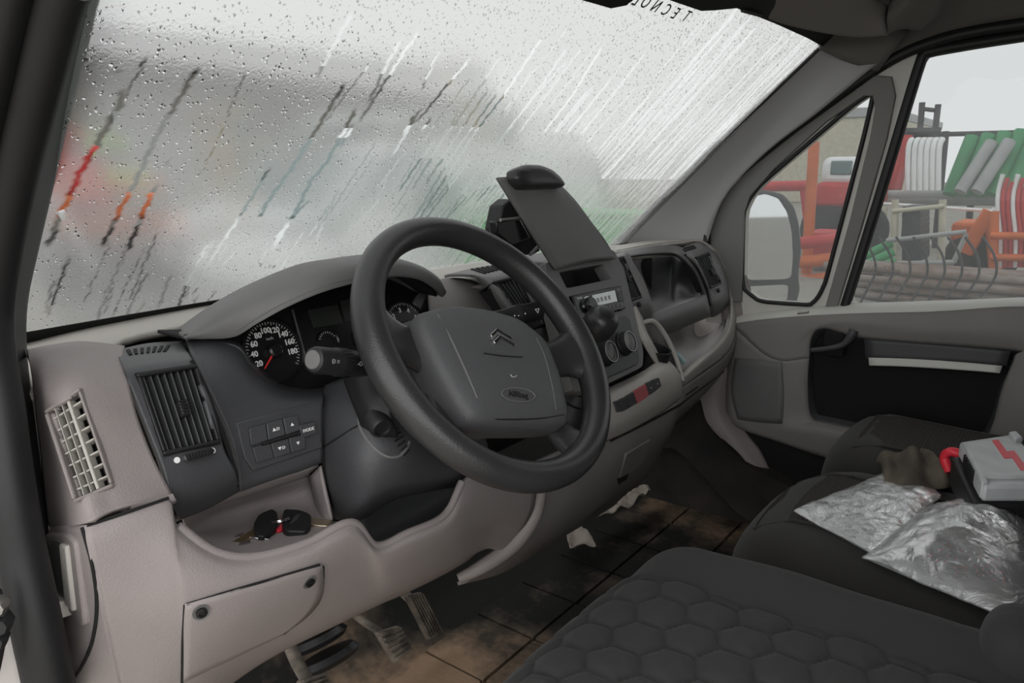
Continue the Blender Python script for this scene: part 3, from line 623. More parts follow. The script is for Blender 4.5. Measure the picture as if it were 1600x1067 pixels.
# --- lower knee trim
low = [
    YL((132, 823, .118), (200, 799, .108), (262, 778, .105), (280, 824, .095), (338, 864, .078), (400, 872, .066), (480, 851, .056), (552, 818, .050), (590, 854, .052), (640, 834, .052), (697, 806, .054), (724, 754, .060), (760, 735, .07), (850, 735, .085)),
    YL((136, 850, .110), (203, 830, .100), (264, 815, .092), (284, 850, .082), (340, 885, .066), (402, 890, .056), (482, 868, .046), (556, 838, .042), (594, 866, .046), (645, 846, .046), (703, 820, .048), (735, 780, .055), (780, 765, .065), (840, 765, .08)),
    YL((148, 905, .107), (216, 895, .093), (270, 885, .078), (292, 915, .070), (346, 928, .060), (407, 922, .054), (487, 898, .050), (565, 868, .050), (602, 884, .054), (653, 864, .056), (710, 838, .060), (745, 810, .065), (785, 800, .075), (832, 800, .09)),
    YL((168, 985, .108), (230, 985, .092), (277, 985, .080), (302, 1000, .078), (354, 992, .075), (414, 972, .075), (495, 940, .075), (573, 907, .078), (609, 906, .080), (662, 886, .082), (715, 860, .085), (745, 838, .09), (775, 828, .10), (812, 835, .11)),
    YL((196, 1095, .130), (246, 1100, .120), (288, 1100, .120), (318, 1090, .125), (367, 1050, .130), (428, 1014, .130), (508, 976, .125), (583, 941, .118), (618, 926, .115), (672, 902, .112), (720, 877, .110), (742, 862, .115), (765, 855, .12), (790, 865, .13)),
    YL((205, 1105, .20), (256, 1112, .20), (298, 1112, .20), (328, 1098, .20), (377, 1058, .20), (438, 1020, .20), (518, 981, .20), (593, 945, .19), (628, 930, .19), (680, 905, .18), (727, 879, .18), (746, 864, .18), (768, 856, .18), (790, 862, .18))]
_, S_low = patch('knee_trim', low, M['light'], DB, n=6, solid=.007)
sweep('trim_lip', [p+np.array([0, .003, .0]) for p in low[0][3:12]], .0055, M['light'], DB, seg=8, n=8)
seam('panel_gap', S_low, [(132, 824), (200, 800), (262, 779)], .0016, M['void'], DB, off=.002)
# near side of the knee trim with the bonnet release
_, S_side = patch('side_panel', [
    YL((75, 824, .226), (95, 822, .17), (132, 821, .117)), YL((84, 900, .212), (110, 905, .16), (150, 900, .106)),
    YL((96, 985, .198), (125, 990, .15), (170, 985, .107)), YL((112, 1100, .185), (140, 1100, .15), (198, 1097, .130))], M['light'], DB, n=7, solid=.006)
seam('side_seam', S_side, [(130, 823), (146, 880), (153, 940), (147, 995), (132, 1035), (112, 1068)], .0018, M['void'], DB, off=.001)
hr, hn = pplate('release_surround', S_side, [(79, 830), (108, 832), (124, 846), (142, 972), (132, 978), (96, 935), (80, 880)], .004, .012, M['light'], DB, bevel=.004, rnd=.2)
pplate('release_recess', S_side, [(86, 840), (102, 845), (116, 925), (94, 925), (84, 880)], .0046, .0012, M['mid'], DB, bevel=.0004, rnd=.15)
pplate('release_rib', S_side, [(103, 846), (114, 850), (125, 952), (112, 940)], .007, .006, M['beige'], DB, bevel=.002)
rl, _ = pplate('release_lever', S_side, [(91, 922), (109, 936), (112, 962), (94, 946)], .010, .012, M['beige'], DB, bevel=.002)
pc = S_side.at(101, 944, .0125); text('car_symbol', '\u25c4', .012, pc, nrm(S_side.at(112, 952, 0)-S_side.at(92, 936, 0)), nrm(S_side.at(100, 925, 0)-S_side.at(104, 955, 0)), M['white'], rl)
# fuse box cover with two screws
fc = [(288, 948), (300, 936), (490, 881), (503, 884), (502, 905), (490, 935), (466, 966), (440, 986), (380, 1016), (284, 1064)]
def covpatch():
    rows = []
    for v in np.linspace(0, 1, 7):
        r_ = []
        for u in np.linspace(0, 1, 9):
            tl, tr, br, bl = (289, 942), (501, 881), (440, 988), (285, 1062)
            x = (1-v)*((1-u)*tl[0]+u*tr[0])+v*((1-u)*bl[0]+u*br[0]); y = (1-v)*((1-u)*tl[1]+u*tr[1])+v*((1-u)*bl[1]+u*br[1])
            x += 26*math.sin(math.pi*v)*u*u; y += 4*math.sin(math.pi*v)*u
            r_.append(S_low.at(x, y, .0035))
        rows.append(r_)
    return patch('fuse_cover', rows, M['light'], DB, n=2, solid=.004)
cov, _ = covpatch()
seam('cover_gap', S_low, [(291, 943), (360, 922), (430, 902), (498, 881)], .0016, M['void'], cov, off=.002)
seam('cover_gap', S_low, [(503, 884), (502, 908), (488, 942), (468, 966), (442, 988)], .0016, M['void'], cov, off=.002)
seam('cover_gap', S_low, [(289, 944), (286, 1000), (284, 1064)], .0016, M['void'], cov, off=.002)
for px, py in ((313, 953), (481, 906)):
    p = S_low.at(px, py, .0035); n_ = S_low.n(px, py)
    c_ = lathe('screw', [(.0085, 0), (.0085, .0012), (.0065, .0008), (.0062, .0005)], p, n_, M['mid'], cov, seg=24)
    lathe('screw_head', [(.0055, .0004), (.0055, .0030), (.0032, .0034), (.0030, .002), (.0008, .002)], p, n_, M['gloss'], c_, seg=20)
# --- shelf with light frame
_, S_shelf = patch('shelf_tray', [YL((283, 806, .185), (350, 785, .19), (420, 763, .19), (484, 742, .19)), YL((292, 822, .20), (352, 800, .215), (424, 778, .215), (490, 762, .20)), YL((303, 836, .195), (360, 822, .20), (430, 804, .20), (498, 790, .18)),
    YL((318, 852, .15), (372, 845, .15), (440, 832, .145), (512, 812, .13)), YL((332, 866, .105), (392, 868, .10), (462, 850, .095), (545, 822, .085)), YL((338, 872, .082), (400, 880, .070), (480, 860, .060), (552, 828, .054))], M['light'], DB, n=7, solid=.005)
patch('shelf_frame', [YL((272, 812, .168), (320, 790, .165), (365, 770, .163), (430, 750, .160), (498, 728, .156)), YL((276, 815, .180), (320, 796, .176), (362, 780, .174), (425, 760, .172), (484, 740, .170)), YL((283, 810, .19), (320, 797, .192), (352, 786, .192), (420, 765, .192), (482, 745, .192))], M['light'], DB, n=5, solid=.004)
patch('shelf_frame', [YL((500, 728, .156), (506, 765, .148), (518, 812, .125)), YL((486, 742, .172), (497, 778, .165), (508, 816, .135)), YL((482, 745, .194), (490, 780, .192), (500, 812, .16))], M['light'], DB, n=5, solid=.004)
# pocket to the right of the column gap
patch('pocket_back', [YL((560, 770, .20), (640, 730, .20), (720, 700, .20)), YL((560, 850, .17), (640, 812, .16), (715, 775, .15)), YL((588, 862, .058), (650, 838, .056), (712, 800, .060))], M['dark'], DB, n=5, solid=.004)
# --- near vent pod
_, S_pod = patch('vent_pod', [
    YL((184, 546, .300), (232, 536, .300), (284, 533, .30)), YL((182, 553, .255), (236, 548, .255), (290, 546, .255)), YL((190, 568, .205), (243, 560, .205), (297, 555, .205)), YL((200, 592, .175), (250, 581, .175), (306, 574, .178)),
    YL((228, 662, .150), (277, 645, .150), (332, 632, .152)), YL((254, 728, .130), (300, 716, .130), (350, 700, .134)), YL((264, 768, .124), (312, 754, .124), (366, 732, .128)), YL((272, 792, .130), (318, 778, .130), (372, 752, .134)), YL((282, 812, .150), (325, 795, .150), (374, 768, .152))], M['dark'], DB, n=16, m=8, solid=.008, cut=[[(216, 587), (305, 574), (340, 690), (256, 708)]])
vq = snapQ(S_pod, (219, 590), (303, 577), (337, 688), (258, 705), off=.0015)
vent(vq, 8, M['black'], knob=(.46, .60, .40, .62), cross=3)
for i in range(7):                               # little demister on top of the pod
    q_ = snapQ(S_pod, (196, 549), (268, 541), (262, 549), (200, 555), off=.001)
    q_.box('demist_slot', (i+.15)/7, (i+.70)/7, -.1, 1.1, -.001, .0008, M['void'], DB)
wq = snapQ(S_pod, (282, 712), (326, 701), (328, 711), (286, 723), off=.001)
th_ = wq.box('vent_wheel', 0, 1, 0, 1, -.004, .006, M['dark'], DB, bevel=.003)
for i in range(9): u = (i+.5)/9; wq.box('wheel_rib', u-.03, u+.03, .02, .98, .006, .0075, M['black'], th_)
n_ = S_pod.n(276, 719); lathe('open_mark', [(.0032, 0), (.0032, .0008), (.0005, .0009)], S_pod.at(276, 719, .0003), n_, M['white'], DB, seg=16)
sweep('shut_mark', [S_pod.at(332, 704, .0006)+.0028*(math.cos(a)*vq.x+math.sin(a)*vq.y) for a in np.linspace(0, 2*math.pi, 13)[:-1]], .0005, M['white'], DB, seg=5, n=1, closed=True, smoothp=False)
seam('panel_gap', S_pod, [(300, 560), (322, 605), (348, 668), (368, 728), (371, 760)], .0022, M['void'], DB, off=-.001)
# --- dark panel with the switches, below the instruments
_, S_sw = patch('switch_fascia', [
    YL((290, 526, .300), (338, 521, .285), (374, 536, .262), (392, 570, .235), (430, 601, .222), (462, 611, .215), (506, 612, .21)),
    YL((302, 560, .225), (340, 560, .218), (374, 568, .212), (398, 590, .203), (432, 611, .195), (463, 618, .19), (506, 617, .185)),
    YL((326, 605, .185), (352, 612, .182), (384, 620, .18), (410, 628, .176), (440, 632, .172), (470, 630, .168), (505, 624, .166)),
    YL((364, 690, .162), (376, 688, .162), (396, 682, .161), (420, 676, .160), (447, 669, .158), (474, 662, .156), (504, 653, .154)),
    YL((378, 768, .150), (388, 764, .150), (405, 758, .150), (428, 750, .149), (452, 742, .148), (476, 734, .147), (504, 722, .146))], M['dark'], DB, n=6, solid=.010)
sp_, sn = pplate('switch_panel', S_sw, [(368, 661), (497, 625), (503, 700), (393, 736), (380, 715)], .0025, .008, M['dark'], DB, bevel=.0015)
c8 = lambda *q: [(340+.3*a, 440+.3*b) for a, b in q]
for nm, pts in [('blank_button', ((152, 768), (238, 742), (250, 828), (165, 856))), ('headlamp_up_button', ((243, 741), (326, 717), (342, 800), (254, 827))), ('up_button', ((331, 715), (406, 697), (418, 776), (347, 799))),
                ('blank_button', ((170, 862), (263, 842), (282, 918), (192, 943))), ('headlamp_down_button', ((267, 841), (356, 814), (369, 891), (286, 917))), ('down_button', ((360, 812), (440, 793), (447, 868), (373, 890))), ('mode_button', ((413, 750), (495, 727), (507, 790), (427, 814)))]:
    b_, bn = pplate(nm, S_sw, c8(*pts), .0055, .004, M['dark'], sp_, bevel=.001)
    c_ = S_sw.at(*np.mean(c8(*pts), 0), .0030+.0030); ex = nrm(S_sw.at(*c8(pts[1])[0])-S_sw.at(*c8(pts[0])[0])); ey = nrm(np.cross(bn, ex))
    s_ = {'mode_button': 'MODE', 'up_button': '\u25b2', 'down_button': '\u25bc', 'headlamp_up_button': '\u25b2:D', 'headlamp_down_button': '\u25bc:D'}.get(nm)
    if s_: text('button_print', s_, .0050 if nm != 'mode_button' else .0056, c_, ex, ey, M['white'], b_)
sweep('button_divider', [S_sw.at(*c8((217, 846))[0], .0062), S_sw.at(*c8((413, 786))[0], .0062)], .0018, M['black'], sp_, seg=8, smoothp=False)
# --- instrument hood
E1 = YL((288, 530, .27), (330, 529, .252), (368, 524, .235), (402, 504, .215), (450, 478, .195), (505, 455, .18), (560, 440, .172), (615, 431, .175), (655, 436, .19), (682, 452, .215), (692, 464, .235))
E2 = YL((286, 525, .275), (318, 506, .262), (352, 487, .245), (398, 463, .227), (446, 442, .21), (505, 420, .195), (560, 410, .19), (612, 404, .193), (652, 413, .207), (680, 430, .225), (692, 452, .245))
E3 = [p+np.array([-.035*k, .07, -.004]) for p, k in zip(E2, np.linspace(-1, 1, len(E2)))]
E4 = [np.array([-.42+(p[0]+.42)*.62, .41, .722]) for p in E3]
E0 = [p+np.array([0, .012, .002]) for p in E1]
patch('instrument_hood', [E0, E1, E2, E3, E4], M['mid'], DB, n=5, solid=.006)
CPn = nrm((0, -.93, .36)); CPp = np.array([-.50, .272, .70])
inner = [U(a, b, pl=(CPp, CPn)) for a, b in [(338, 520), (400, 492), (460, 462), (520, 444), (580, 432), (640, 430), (690, 452), (712, 520), (700, 600), (560, 650), (470, 640), (415, 622), (362, 575)]]
cl = plate('instrument_cluster', inner, CPn, .01, M['gloss'], DB, smooth=False)
patch('cluster_cave', [E0, [p+np.array([0, .06, .004]) for p in E1], [U(*q, pl=(CPp, CPn)) for q in [(338, 522), (350, 515), (375, 503), (405, 488), (455, 463), (508, 447), (560, 436), (612, 430), (655, 436), (685, 455), (700, 475)]]], M['void'], DB, n=4, solid=.003)
patch('cluster_floor', [YL((336, 532, .262), (374, 542, .245), (394, 572, .232), (432, 603, .220), (464, 613, .214), (508, 614, .21), (600, 610, .20)), [U(*q, pl=(CPp, CPn)) for q in [(340, 530), (378, 545), (400, 570), (436, 598), (470, 606), (512, 604), (600, 590)]]], M['dark'], DB, n=5, solid=.003)
cx = np.array([1., 0, 0]); cy = nrm(np.cross(CPn, cx)); cy = cy if cy[2] > 0 else -cy
def gauge(c, R, marks, needle, label):
    g = lathe('gauge_face', [(R*1.12, 0), (R*1.12, .004), (R*1.04, .005), (R, .0015), (.001, .0015)], c, CPn, M['gloss'], cl, seg=48)
    D = lambda a, rr, w=.0022: c+rr*(cx*math.cos(a)+cy*math.sin(a))+CPn*w
    for i in range(41):
        a = math.radians(218-256*i/40); r0 = .90 if i % 2 else .86
        q = [D(a-.016, R*r0), D(a+.016, R*r0), D(a+.016, R*.97), D(a-.016, R*.97)]; plate('tick', q, CPn, .0005, M['grey'], g, smooth=False)
    for s_, d_ in marks: text('numeral', s_, R*.26, D(math.radians(d_), R*.70), cx, cy, M['white'], g, bold=.0002)
    a = math.radians(needle); p0, p1 = D(a, R*.10, .006), D(a, R*.74, .006); w_ = R*.035*np.array(nrm(np.cross(CPn, p1-p0)))
    plate('needle', [p0-w_, p0+w_, p1+w_*.5, p1-w_*.5], CPn, .001, M['red'], g, smooth=False)
    lathe('needle_hub', [(R*.24, .002), (R*.24, .009), (R*.18, .011), (.001, .011)], c, CPn, M['gloss'], g, seg=28)
    return g
c1 = U(426, 549, pl=(CPp, CPn)); R1_ = .0415
g1 = gauge(c1, R1_, [(str(20+20*i), 205-27.2*i) for i in range(9)], 222, '')
text('numeral', 'km/h', R1_*.13, c1+cy*R1_*.42+CPn*.0022, cx, cy, M['grey'], g1)
c2 = U(634, 512, pl=(CPp, CPn)); gauge(c2, R1_, [(str(i), 205-36*i) for i in range(7)], 205, '')
for q_, r_ in (((512, 535), .017), ((566, 528), .017)):
    c = U(*q_, pl=(CPp, CPn)); sg = lathe('small_gauge', [(r_*1.1, 0), (r_*1.1, .003), (r_, .001), (.001, .001)], c, CPn, M['gloss'], cl, seg=30)
    for i in range(9):
        a = math.radians(150-15*i); D = lambda a, rr: c+rr*(cx*math.cos(a)+cy*math.sin(a))+CPn*.002
        plate('tick', [D(a-.05, r_*.78), D(a+.05, r_*.78), D(a+.05, r_*.95), D(a-.05, r_*.95)], CPn, .0005, M['red'] if i == 1 and q_[0] > 540 else M['grey'], sg, smooth=False)
plate('trip_display', [U(a, b, pl=(CPp+CPn*.002, CPn)) for a, b in ((482, 484), (527, 476), (536, 505), (492, 512))], CPn, .002, M['lcdoff'], cl, smooth=False)
plate('warning_lamp_bar', [U(a, b, pl=(CPp+CPn*.002, CPn)) for a, b in ((532, 470), (546, 467), (553, 500), (540, 503))], CPn, .002, M['lcdoff'], cl, smooth=False)
sweep('cluster_rib', [U(457, 484, pl=(CPp+CPn*.003, CPn)), U(478, 560, pl=(CPp+CPn*.003, CPn))], .002, M['dark'], cl, smoothp=False, seg=8)
# --- mound right of the instruments
patch('hood_shoulder', [YL((668, 442, .30), (700, 434, .29), (735, 437, .28), (757, 450, .268), (770, 475, .25), (784, 515, .235)), YL((670, 470, .27), (700, 466, .26), (728, 470, .25), (748, 484, .245), (760, 502, .238), (776, 530, .23)),
    YL((675, 520, .24), (700, 520, .235), (725, 525, .23), (742, 530, .23), (755, 540, .228), (772, 556, .225)), YL((675, 570, .23), (700, 575, .228), (725, 580, .226), (742, 582, .224), (755, 586, .222), (772, 590, .22))], M['console'], DB, n=5, solid=.005)
# --- middle vent pod
_, S_mv = patch('vent_pod', [YL((694, 430, .31), (735, 420, .315), (800, 409, .32), (870, 398, .32)), YL((706, 428, .285), (752, 424, .27), (808, 416, .265), (870, 405, .27)), YL((740, 432, .245), (772, 436, .205), (817, 427, .20), (872, 418, .205)),
    YL((766, 465, .225), (792, 476, .172), (832, 464, .168), (876, 455, .172)), YL((786, 515, .21), (824, 514, .150), (854, 507, .146), (884, 500, .150)), YL((805, 565, .20), (842, 558, .138), (868, 548, .136), (894, 538, .140))], M['mid'], DB, n=14, solid=.005, cut=[[(776, 442), (816, 433), (850, 507), (829, 514)]])
mq = snapQ(S_mv, (777, 444), (815, 435), (849, 506), (829, 512), off=.001); vent(mq, 7, M['black'], knob=(.50, .66, .40, .56))
dq = snapQ(S_mv, (735, 422), (795, 412), (800, 417), (755, 428), off=.0012)
for i in range(8): dq.box('demist_slot', (i+.15)/8, (i+.7)/8, -.05, 1.05, -.001, .001, M['void'], DB)
lathe('vent_wheel', [(.006, 0), (.006, .005), (.004, .006), (.001, .006)], S_mv.at(843, 519, .001), S_mv.n(843, 519), M['dark'], DB, seg=16)
# --- centre stack
PSn = nrm((0, -.912, .41)); PSp = np.array([.09, .12, .696])
PS = lambda a, b, w=0: U(a, b, pl=(PSp+PSn*w, PSn))
sx_ = np.array([1., 0, 0]); sy_ = nrm(np.cross(PSn, sx_)); sy_ = sy_ if sy_[2] > 0 else -sy_
def pswin(px0, w=0): return [PS(a, b, w) for a, b in px0]
holed('centre_stack', rounded(pswin([(852, 410), (958, 390), (975, 420), (1005, 548), (1004, 572), (922, 612), (895, 610), (862, 470)]), .12, 3),
      [rounded(pswin([(872, 424), (942, 411), (957, 437), (886, 452)]), .08, 2), pswin([(888, 462), (964, 446), (973, 486), (900, 502)])], (PSp-PSn*.012, sx_, sy_), .024, M['mid'], DB, bevel=.002)
Qb = Q(*pswin([(868, 420), (948, 405), (960, 440), (884, 456)], -.024)); 
Qb.box('bin_back', -.2, 1.2, -.3, 1.2, -.09, -.085, M['void'], DB); Qb.box('bin_floor', -.1, 1.1, .95, 1.05, -.09, 0, M['void'], DB); Qb.box('bin_side', 1.0, 1.06, -.2, 1.05, -.09, 0, M['void'], DB)
Qb.box('bin_side', -.06, 0, -.2, 1.05, -.09, 0, M['void'], DB)
pl_hv = plate('heater_panel', rounded(pswin([(905, 522), (978, 492), (985, 500), (1000, 560), (996, 570), (925, 602), (912, 590)], .006), .12, 3), PSn, .008, M['dark'], DB, bevel=.002)
for px, py in ((973, 537), (943, 553), (912, 568)):
    c = PS(px, py, .006); kb = lathe('heater_knob', [(.0235, 0), (.0235, .004), (.0215, .006), (.0205, .016), (.0195, .018), (.0165, .018), (.0155, .010), (.001, .010)], c, PSn, M['black'], pl_hv, seg=36)
    lathe('knob_ring', [(.0195, .0165), (.0195, .0185), (.0180, .0185), (.0180, .0165)], c, PSn, M['grey'], kb, seg=36)
    d_ = nrm(sx_*.5+sy_*.86); e_ = nrm(np.cross(PSn, d_)); V = [c+PSn*w+d_*a*.0155+e_*b*.0045 for w in (.009, .0185) for a, b in ((-1, -1), (1, -1), (1, 1), (-1, 1))]
    mesh('knob_bar', V, [(0, 1, 2, 3), (4, 7, 6, 5), (0, 4, 5, 1), (1, 5, 6, 2), (2, 6, 7, 3), (3, 7, 4, 0)], M['mid'], kb, bevel=.0015)
# --- warm grey console round the stack, with the button row
_, S_con = patch('console_surround', [YL((915, 622, .085), (960, 601, .082), (1000, 582, .080), (1024, 566, .080), (1040, 560, .085)), YL((922, 632, .060), (962, 612, .058), (1003, 592, .056), (1032, 577, .058), (1054, 572, .064)), YL((930, 655, .050), (970, 636, .048), (1010, 614, .046), (1044, 596, .048), (1064, 588, .058)),
    YL((938, 676, .055), (978, 658, .052), (1018, 636, .052), (1050, 616, .055), (1066, 604, .064)), YL((942, 692, .085), (982, 674, .082), (1022, 652, .082), (1054, 630, .085), (1067, 618, .09))], M['beige'], DB, n=6, solid=.006)
bs = [(958, 632), (976, 622), (990, 614), (1003, 607), (1014, 600), (1022, 596), (1030, 592)]; be = [(964, 645), (981, 636), (995, 629), (1009, 621), (1019, 614), (1025, 611), (1031, 606)]
bs[0], be[0] = (957, 629), (963, 642)
names = ['lock_button', 'blank_button', 'fog_button', 'hazard_button', 'demist_button', 'recirculate_button']
for i in range(6):
    L4 = [bs[i], bs[i+1], be[i+1], be[i]]
    if i == 3: L4 = [(988, 611), (1006, 600), (1012, 618), (994, 630)]
    if i == 2: L4 = [(976, 619), (987, 612), (993, 630), (981, 637)]
    if i == 1: L4 = [(966, 624), (975, 620), (980, 638), (970, 643)]
    if i == 0: L4 = [(957, 628), (965, 625), (969, 643), (962, 644)]
    if i == 4: L4 = [(1007, 599), (1015, 595), (1020, 613), (1013, 617)]
    if i == 5: L4 = [(1016, 594), (1027, 590), (1031, 603), (1021, 612)]
    b_, bn = pplate(names[i], S_con, L4, .004, .006, M['hazard'] if i == 3 else M['dark'], DB, bevel=.001)
    if i in (4, 5): lathe('button_lamp', [(.0012, 0), (.0012, .0005), (.0002, .0005)], S_con.at(*np.mean(L4, 0), .0052), bn, M['white'], b_, seg=8)
patch('cup_well', [YL((990, 514, .117), (1005, 505, .124), (1020, 502, .122), (1034, 516, .114), (1048, 540, .10), (1058, 565, .084), (1066, 596, .066)), YL((998, 545, .135), (1008, 545, .142), (1020, 548, .140), (1032, 556, .130), (1044, 570, .114), (1054, 584, .098), (1062, 602, .076)), YL((1000, 575, .13), (1010, 578, .135), (1022, 582, .132), (1033, 588, .122), (1044, 596, .108), (1052, 604, .094), (1058, 610, .078))], M['console'], DB, n=5, solid=.003)
# right flank of the console: low wall that carries the cup holder
patch('console_flank', [YL((986, 480, .125), (994, 512, .105), (1004, 536, .09), (1022, 567, .082)), YL((994, 478, .12), (1004, 512, .098), (1014, 535, .082), (1031, 572, .074)), YL((1000, 480, .135), (1010, 515, .115), (1020, 535, .10), (1036, 566, .09))], M['beige'], DB, n=5, solid=.005)
sweep('cup_rim', YL((988, 516, .115), (1003, 505, .122), (1020, 502, .120), (1034, 516, .112), (1048, 540, .098), (1058, 565, .082), (1066, 596, .064)), .0055, M['beige'], DB, seg=8)
patch('cup_wall', [YL((990, 514, .118), (1005, 505, .125), (1020, 502, .123), (1034, 516, .115), (1048, 540, .10), (1058, 565, .084), (1066, 596, .066)), YL((998, 518, .13), (1008, 511, .145), (1018, 508, .145), (1030, 521, .14), (1043, 545, .125), (1052, 568, .104), (1060, 598, .075)), YL((1004, 560, .14), (1012, 565, .14), (1020, 570, .14), (1030, 580, .13), (1042, 590, .11), (1050, 600, .09), (1056, 606, .08))], M['beige'], DB, n=5, solid=.004)
cc = U(1026, 546, Y=.095); cax = nrm((0, -.25, 1))
lathe('cup_holder', [(.028, -.05), (.031, .0), (.0315, .003), (.0285, .003), (.026, -.045), (.001, -.045)], cc, cax, M['black'], DB, seg=30)
lc = U(1049, 590, Y=.085); lathe('socket_cap', [(.0150, -.02), (.0155, .004), (.0145, .010), (.0130, .018), (.0095, .019), (.0090, .0175), (.001, .0175)], lc, nrm((0, -.4, 1)), M['black'], DB, seg=24)
lc2 = U(1042, 599, Y=.07); lathe('lighter_ring', [(.0115, 0), (.0115, .003), (.0090, .003), (.0085, -.004), (.001, -.004)], lc2, nrm((0, -.6, 1)), M['chrome'], DB, seg=24)
# --- vent right of the stack
_, S_v3 = patch('vent_pod', [YL((940, 404, .22), (958, 398, .215), (975, 394, .215), (985, 398, .23)), YL((946, 412, .175), (958, 407, .165), (977, 402, .165), (990, 410, .185)), YL((966, 445, .150), (974, 442, .142), (994, 434, .142), (1006, 438, .16)), YL((982, 488, .128), (990, 486, .120), (1012, 474, .120), (1018, 470, .14)), YL((988, 512, .135), (997, 508, .135), (1018, 498, .14), (1022, 492, .16))], M['mid'], DB, n=14, solid=.005, cut=[[(956, 408), (975, 403), (1001, 463), (983, 469)]])
v3 = snapQ(S_v3, (957, 409), (974, 404), (1000, 462), (984, 468), off=.001); vent(v3, 6, M['black'], knob=(.36, .56, .32, .60))
lathe('vent_wheel', [(.0055, 0), (.0055, .004), (.004, .005), (.001, .005)], S_v3.at(997, 476, .001), S_v3.n(997, 476), M['black'], DB, seg=14)
# --- passenger side: bin, lip, vent, lower shelf
patch('bin_rim', [YL((960, 394, .27), (1016, 384, .26), (1050, 383, .25), (1072, 390, .225), (1092, 412, .19), (1104, 444, .165), (1109, 470, .155)), YL((975, 401, .235), (1016, 396, .235), (1048, 395, .23), (1064, 400, .205), (1086, 422, .175), (1098, 448, .155), (1104, 468, .145)),
    YL((985, 402, .26), (1016, 399, .26), (1046, 399, .255), (1060, 404, .23), (1080, 425, .20), (1092, 450, .18), (1097, 466, .17))], M['mid'], DB, n=6, solid=.004)
patch('bin_interior', [YL((958, 394, .28), (1016, 396, .36), (1050, 396, .36), (1066, 402, .30), (1086, 424, .26), (1096, 448, .22)), YL((972, 430, .27), (1016, 432, .36), (1046, 430, .36), (1056, 440, .32), (1076, 450, .27), (1094, 460, .21)), YL((992, 470, .24), (1018, 470, .30), (1046, 466, .30), (1056, 466, .27), (1078, 464, .24), (1096, 464, .19)),
    YL((1014, 488, .155), (1030, 486, .155), (1050, 480, .155), (1066, 475, .155), (1084, 470, .155), (1102, 464, .155))], M['dark'], DB, n=5, solid=.004)
patch('bin_lip', [YL((1018, 487, .17), (1040, 480, .168), (1070, 470, .165), (1103, 458, .16)), YL((1018, 491, .142), (1040, 484, .138), (1070, 474, .136), (1104, 462, .135)), YL((1022, 507, .130), (1044, 500, .126), (1074, 490, .125), (1108, 478, .125)), YL((1030, 522, .142), (1050, 514, .140), (1078, 503, .138), (1110, 491, .138)), YL((1036, 525, .20), (1056, 517, .20), (1082, 506, .20), (1112, 494, .20))], M['mid'], DB, n=5, solid=.004)
_, S_v4 = patch('vent_pod', [YL((1056, 390, .25), (1080, 381, .235), (1094, 379, .225), (1108, 388, .215)), YL((1070, 397, .205), (1086, 396, .185), (1106, 390, .178), (1120, 396, .19)), YL((1092, 424, .172), (1098, 424, .156), (1120, 416, .150), (1132, 420, .168)), YL((1104, 454, .155), (1111, 454, .140), (1129, 446, .138), (1139, 448, .155)), YL((1109, 478, .142), (1116, 478, .132), (1132, 468, .132), (1140, 466, .15)), YL((1110, 496, .165), (1118, 494, .158), (1132, 484, .16), (1139, 478, .17))], M['mid'], DB, n=14, solid=.005, cut=[[(1088, 403), (1108, 396), (1126, 442), (1109, 449)]])
v4 = snapQ(S_v4, (1089, 404), (1107, 397), (1125, 441), (1110, 448), off=.001); vent(v4, 6, M['black'], knob=(.48, .66, .46, .70))
lathe('vent_wheel', [(.0055, 0), (.0055, .004), (.004, .005), (.001, .005)], S_v4.at(1121, 454, .001), S_v4.n(1121, 454), M['black'], DB, seg=14)
seam('panel_gap', S_v4, [(1070, 397), (1092, 424), (1104, 454), (1109, 478)], .003, M['void'], DB, off=.0)
d4 = snapQ(S_v4, (1062, 389), (1084, 384), (1088, 388), (1070, 394), off=.001); d4.box('demist_slot', 0, 1, 0, 1, -.001, .001, M['void'], DB)
# light outer arch and the long curved lip
patch('end_arch', [YL((960, 384, .40), (1016, 375, .37), (1060, 370, .33), (1100, 370, .27), (1124, 385, .22), (1138, 412, .19), (1146, 444, .17), (1150, 470, .16)), YL((960, 392, .30), (1016, 383, .28), (1056, 379, .26), (1094, 376, .23), (1116, 391, .20), (1131, 418, .175), (1139, 446, .16), (1143, 468, .148)), YL((970, 396, .29), (1016, 388, .28), (1054, 384, .265), (1090, 382, .24), (1110, 394, .21), (1126, 420, .19), (1134, 447, .175), (1138, 468, .165)) ], M['beige'], DB, n=6, solid=.008)
lipA = [(1150, 464, .16), (1152, 495, .14), (1148, 530, .115), (1132, 556, .095), (1100, 580, .085), (1068, 604, .085)]
lipB = [(1143, 466, .146), (1143, 495, .120), (1137, 522, .095), (1120, 545, .075), (1092, 570, .066), (1060, 598, .066)]
lipC = [(1138, 468, .165), (1136, 495, .145), (1129, 520, .115), (1110, 545, .095), (1084, 566, .085), (1056, 592, .085)]
patch('shelf_lip', [YL(*lipC), YL(*lipB), YL(*lipA)], M['beige'], DB, n=6, solid=.005)
patch('lower_shelf', [YL((1030, 515, .25), (1060, 505, .28), (1090, 495, .28), (1120, 480, .24), (1136, 470, .19)), YL((1036, 545, .24), (1060, 540, .27), (1090, 530, .26), (1118, 510, .22), (1134, 492, .17)), YL((1044, 575, .17), (1062, 565, .18), (1088, 552, .18), (1112, 535, .16), (1132, 515, .135)), YL((1054, 598, .10), (1062, 592, .095), (1086, 570, .09), (1111, 548, .095), (1130, 522, .112))], M['console'], DB, n=6, solid=.004)
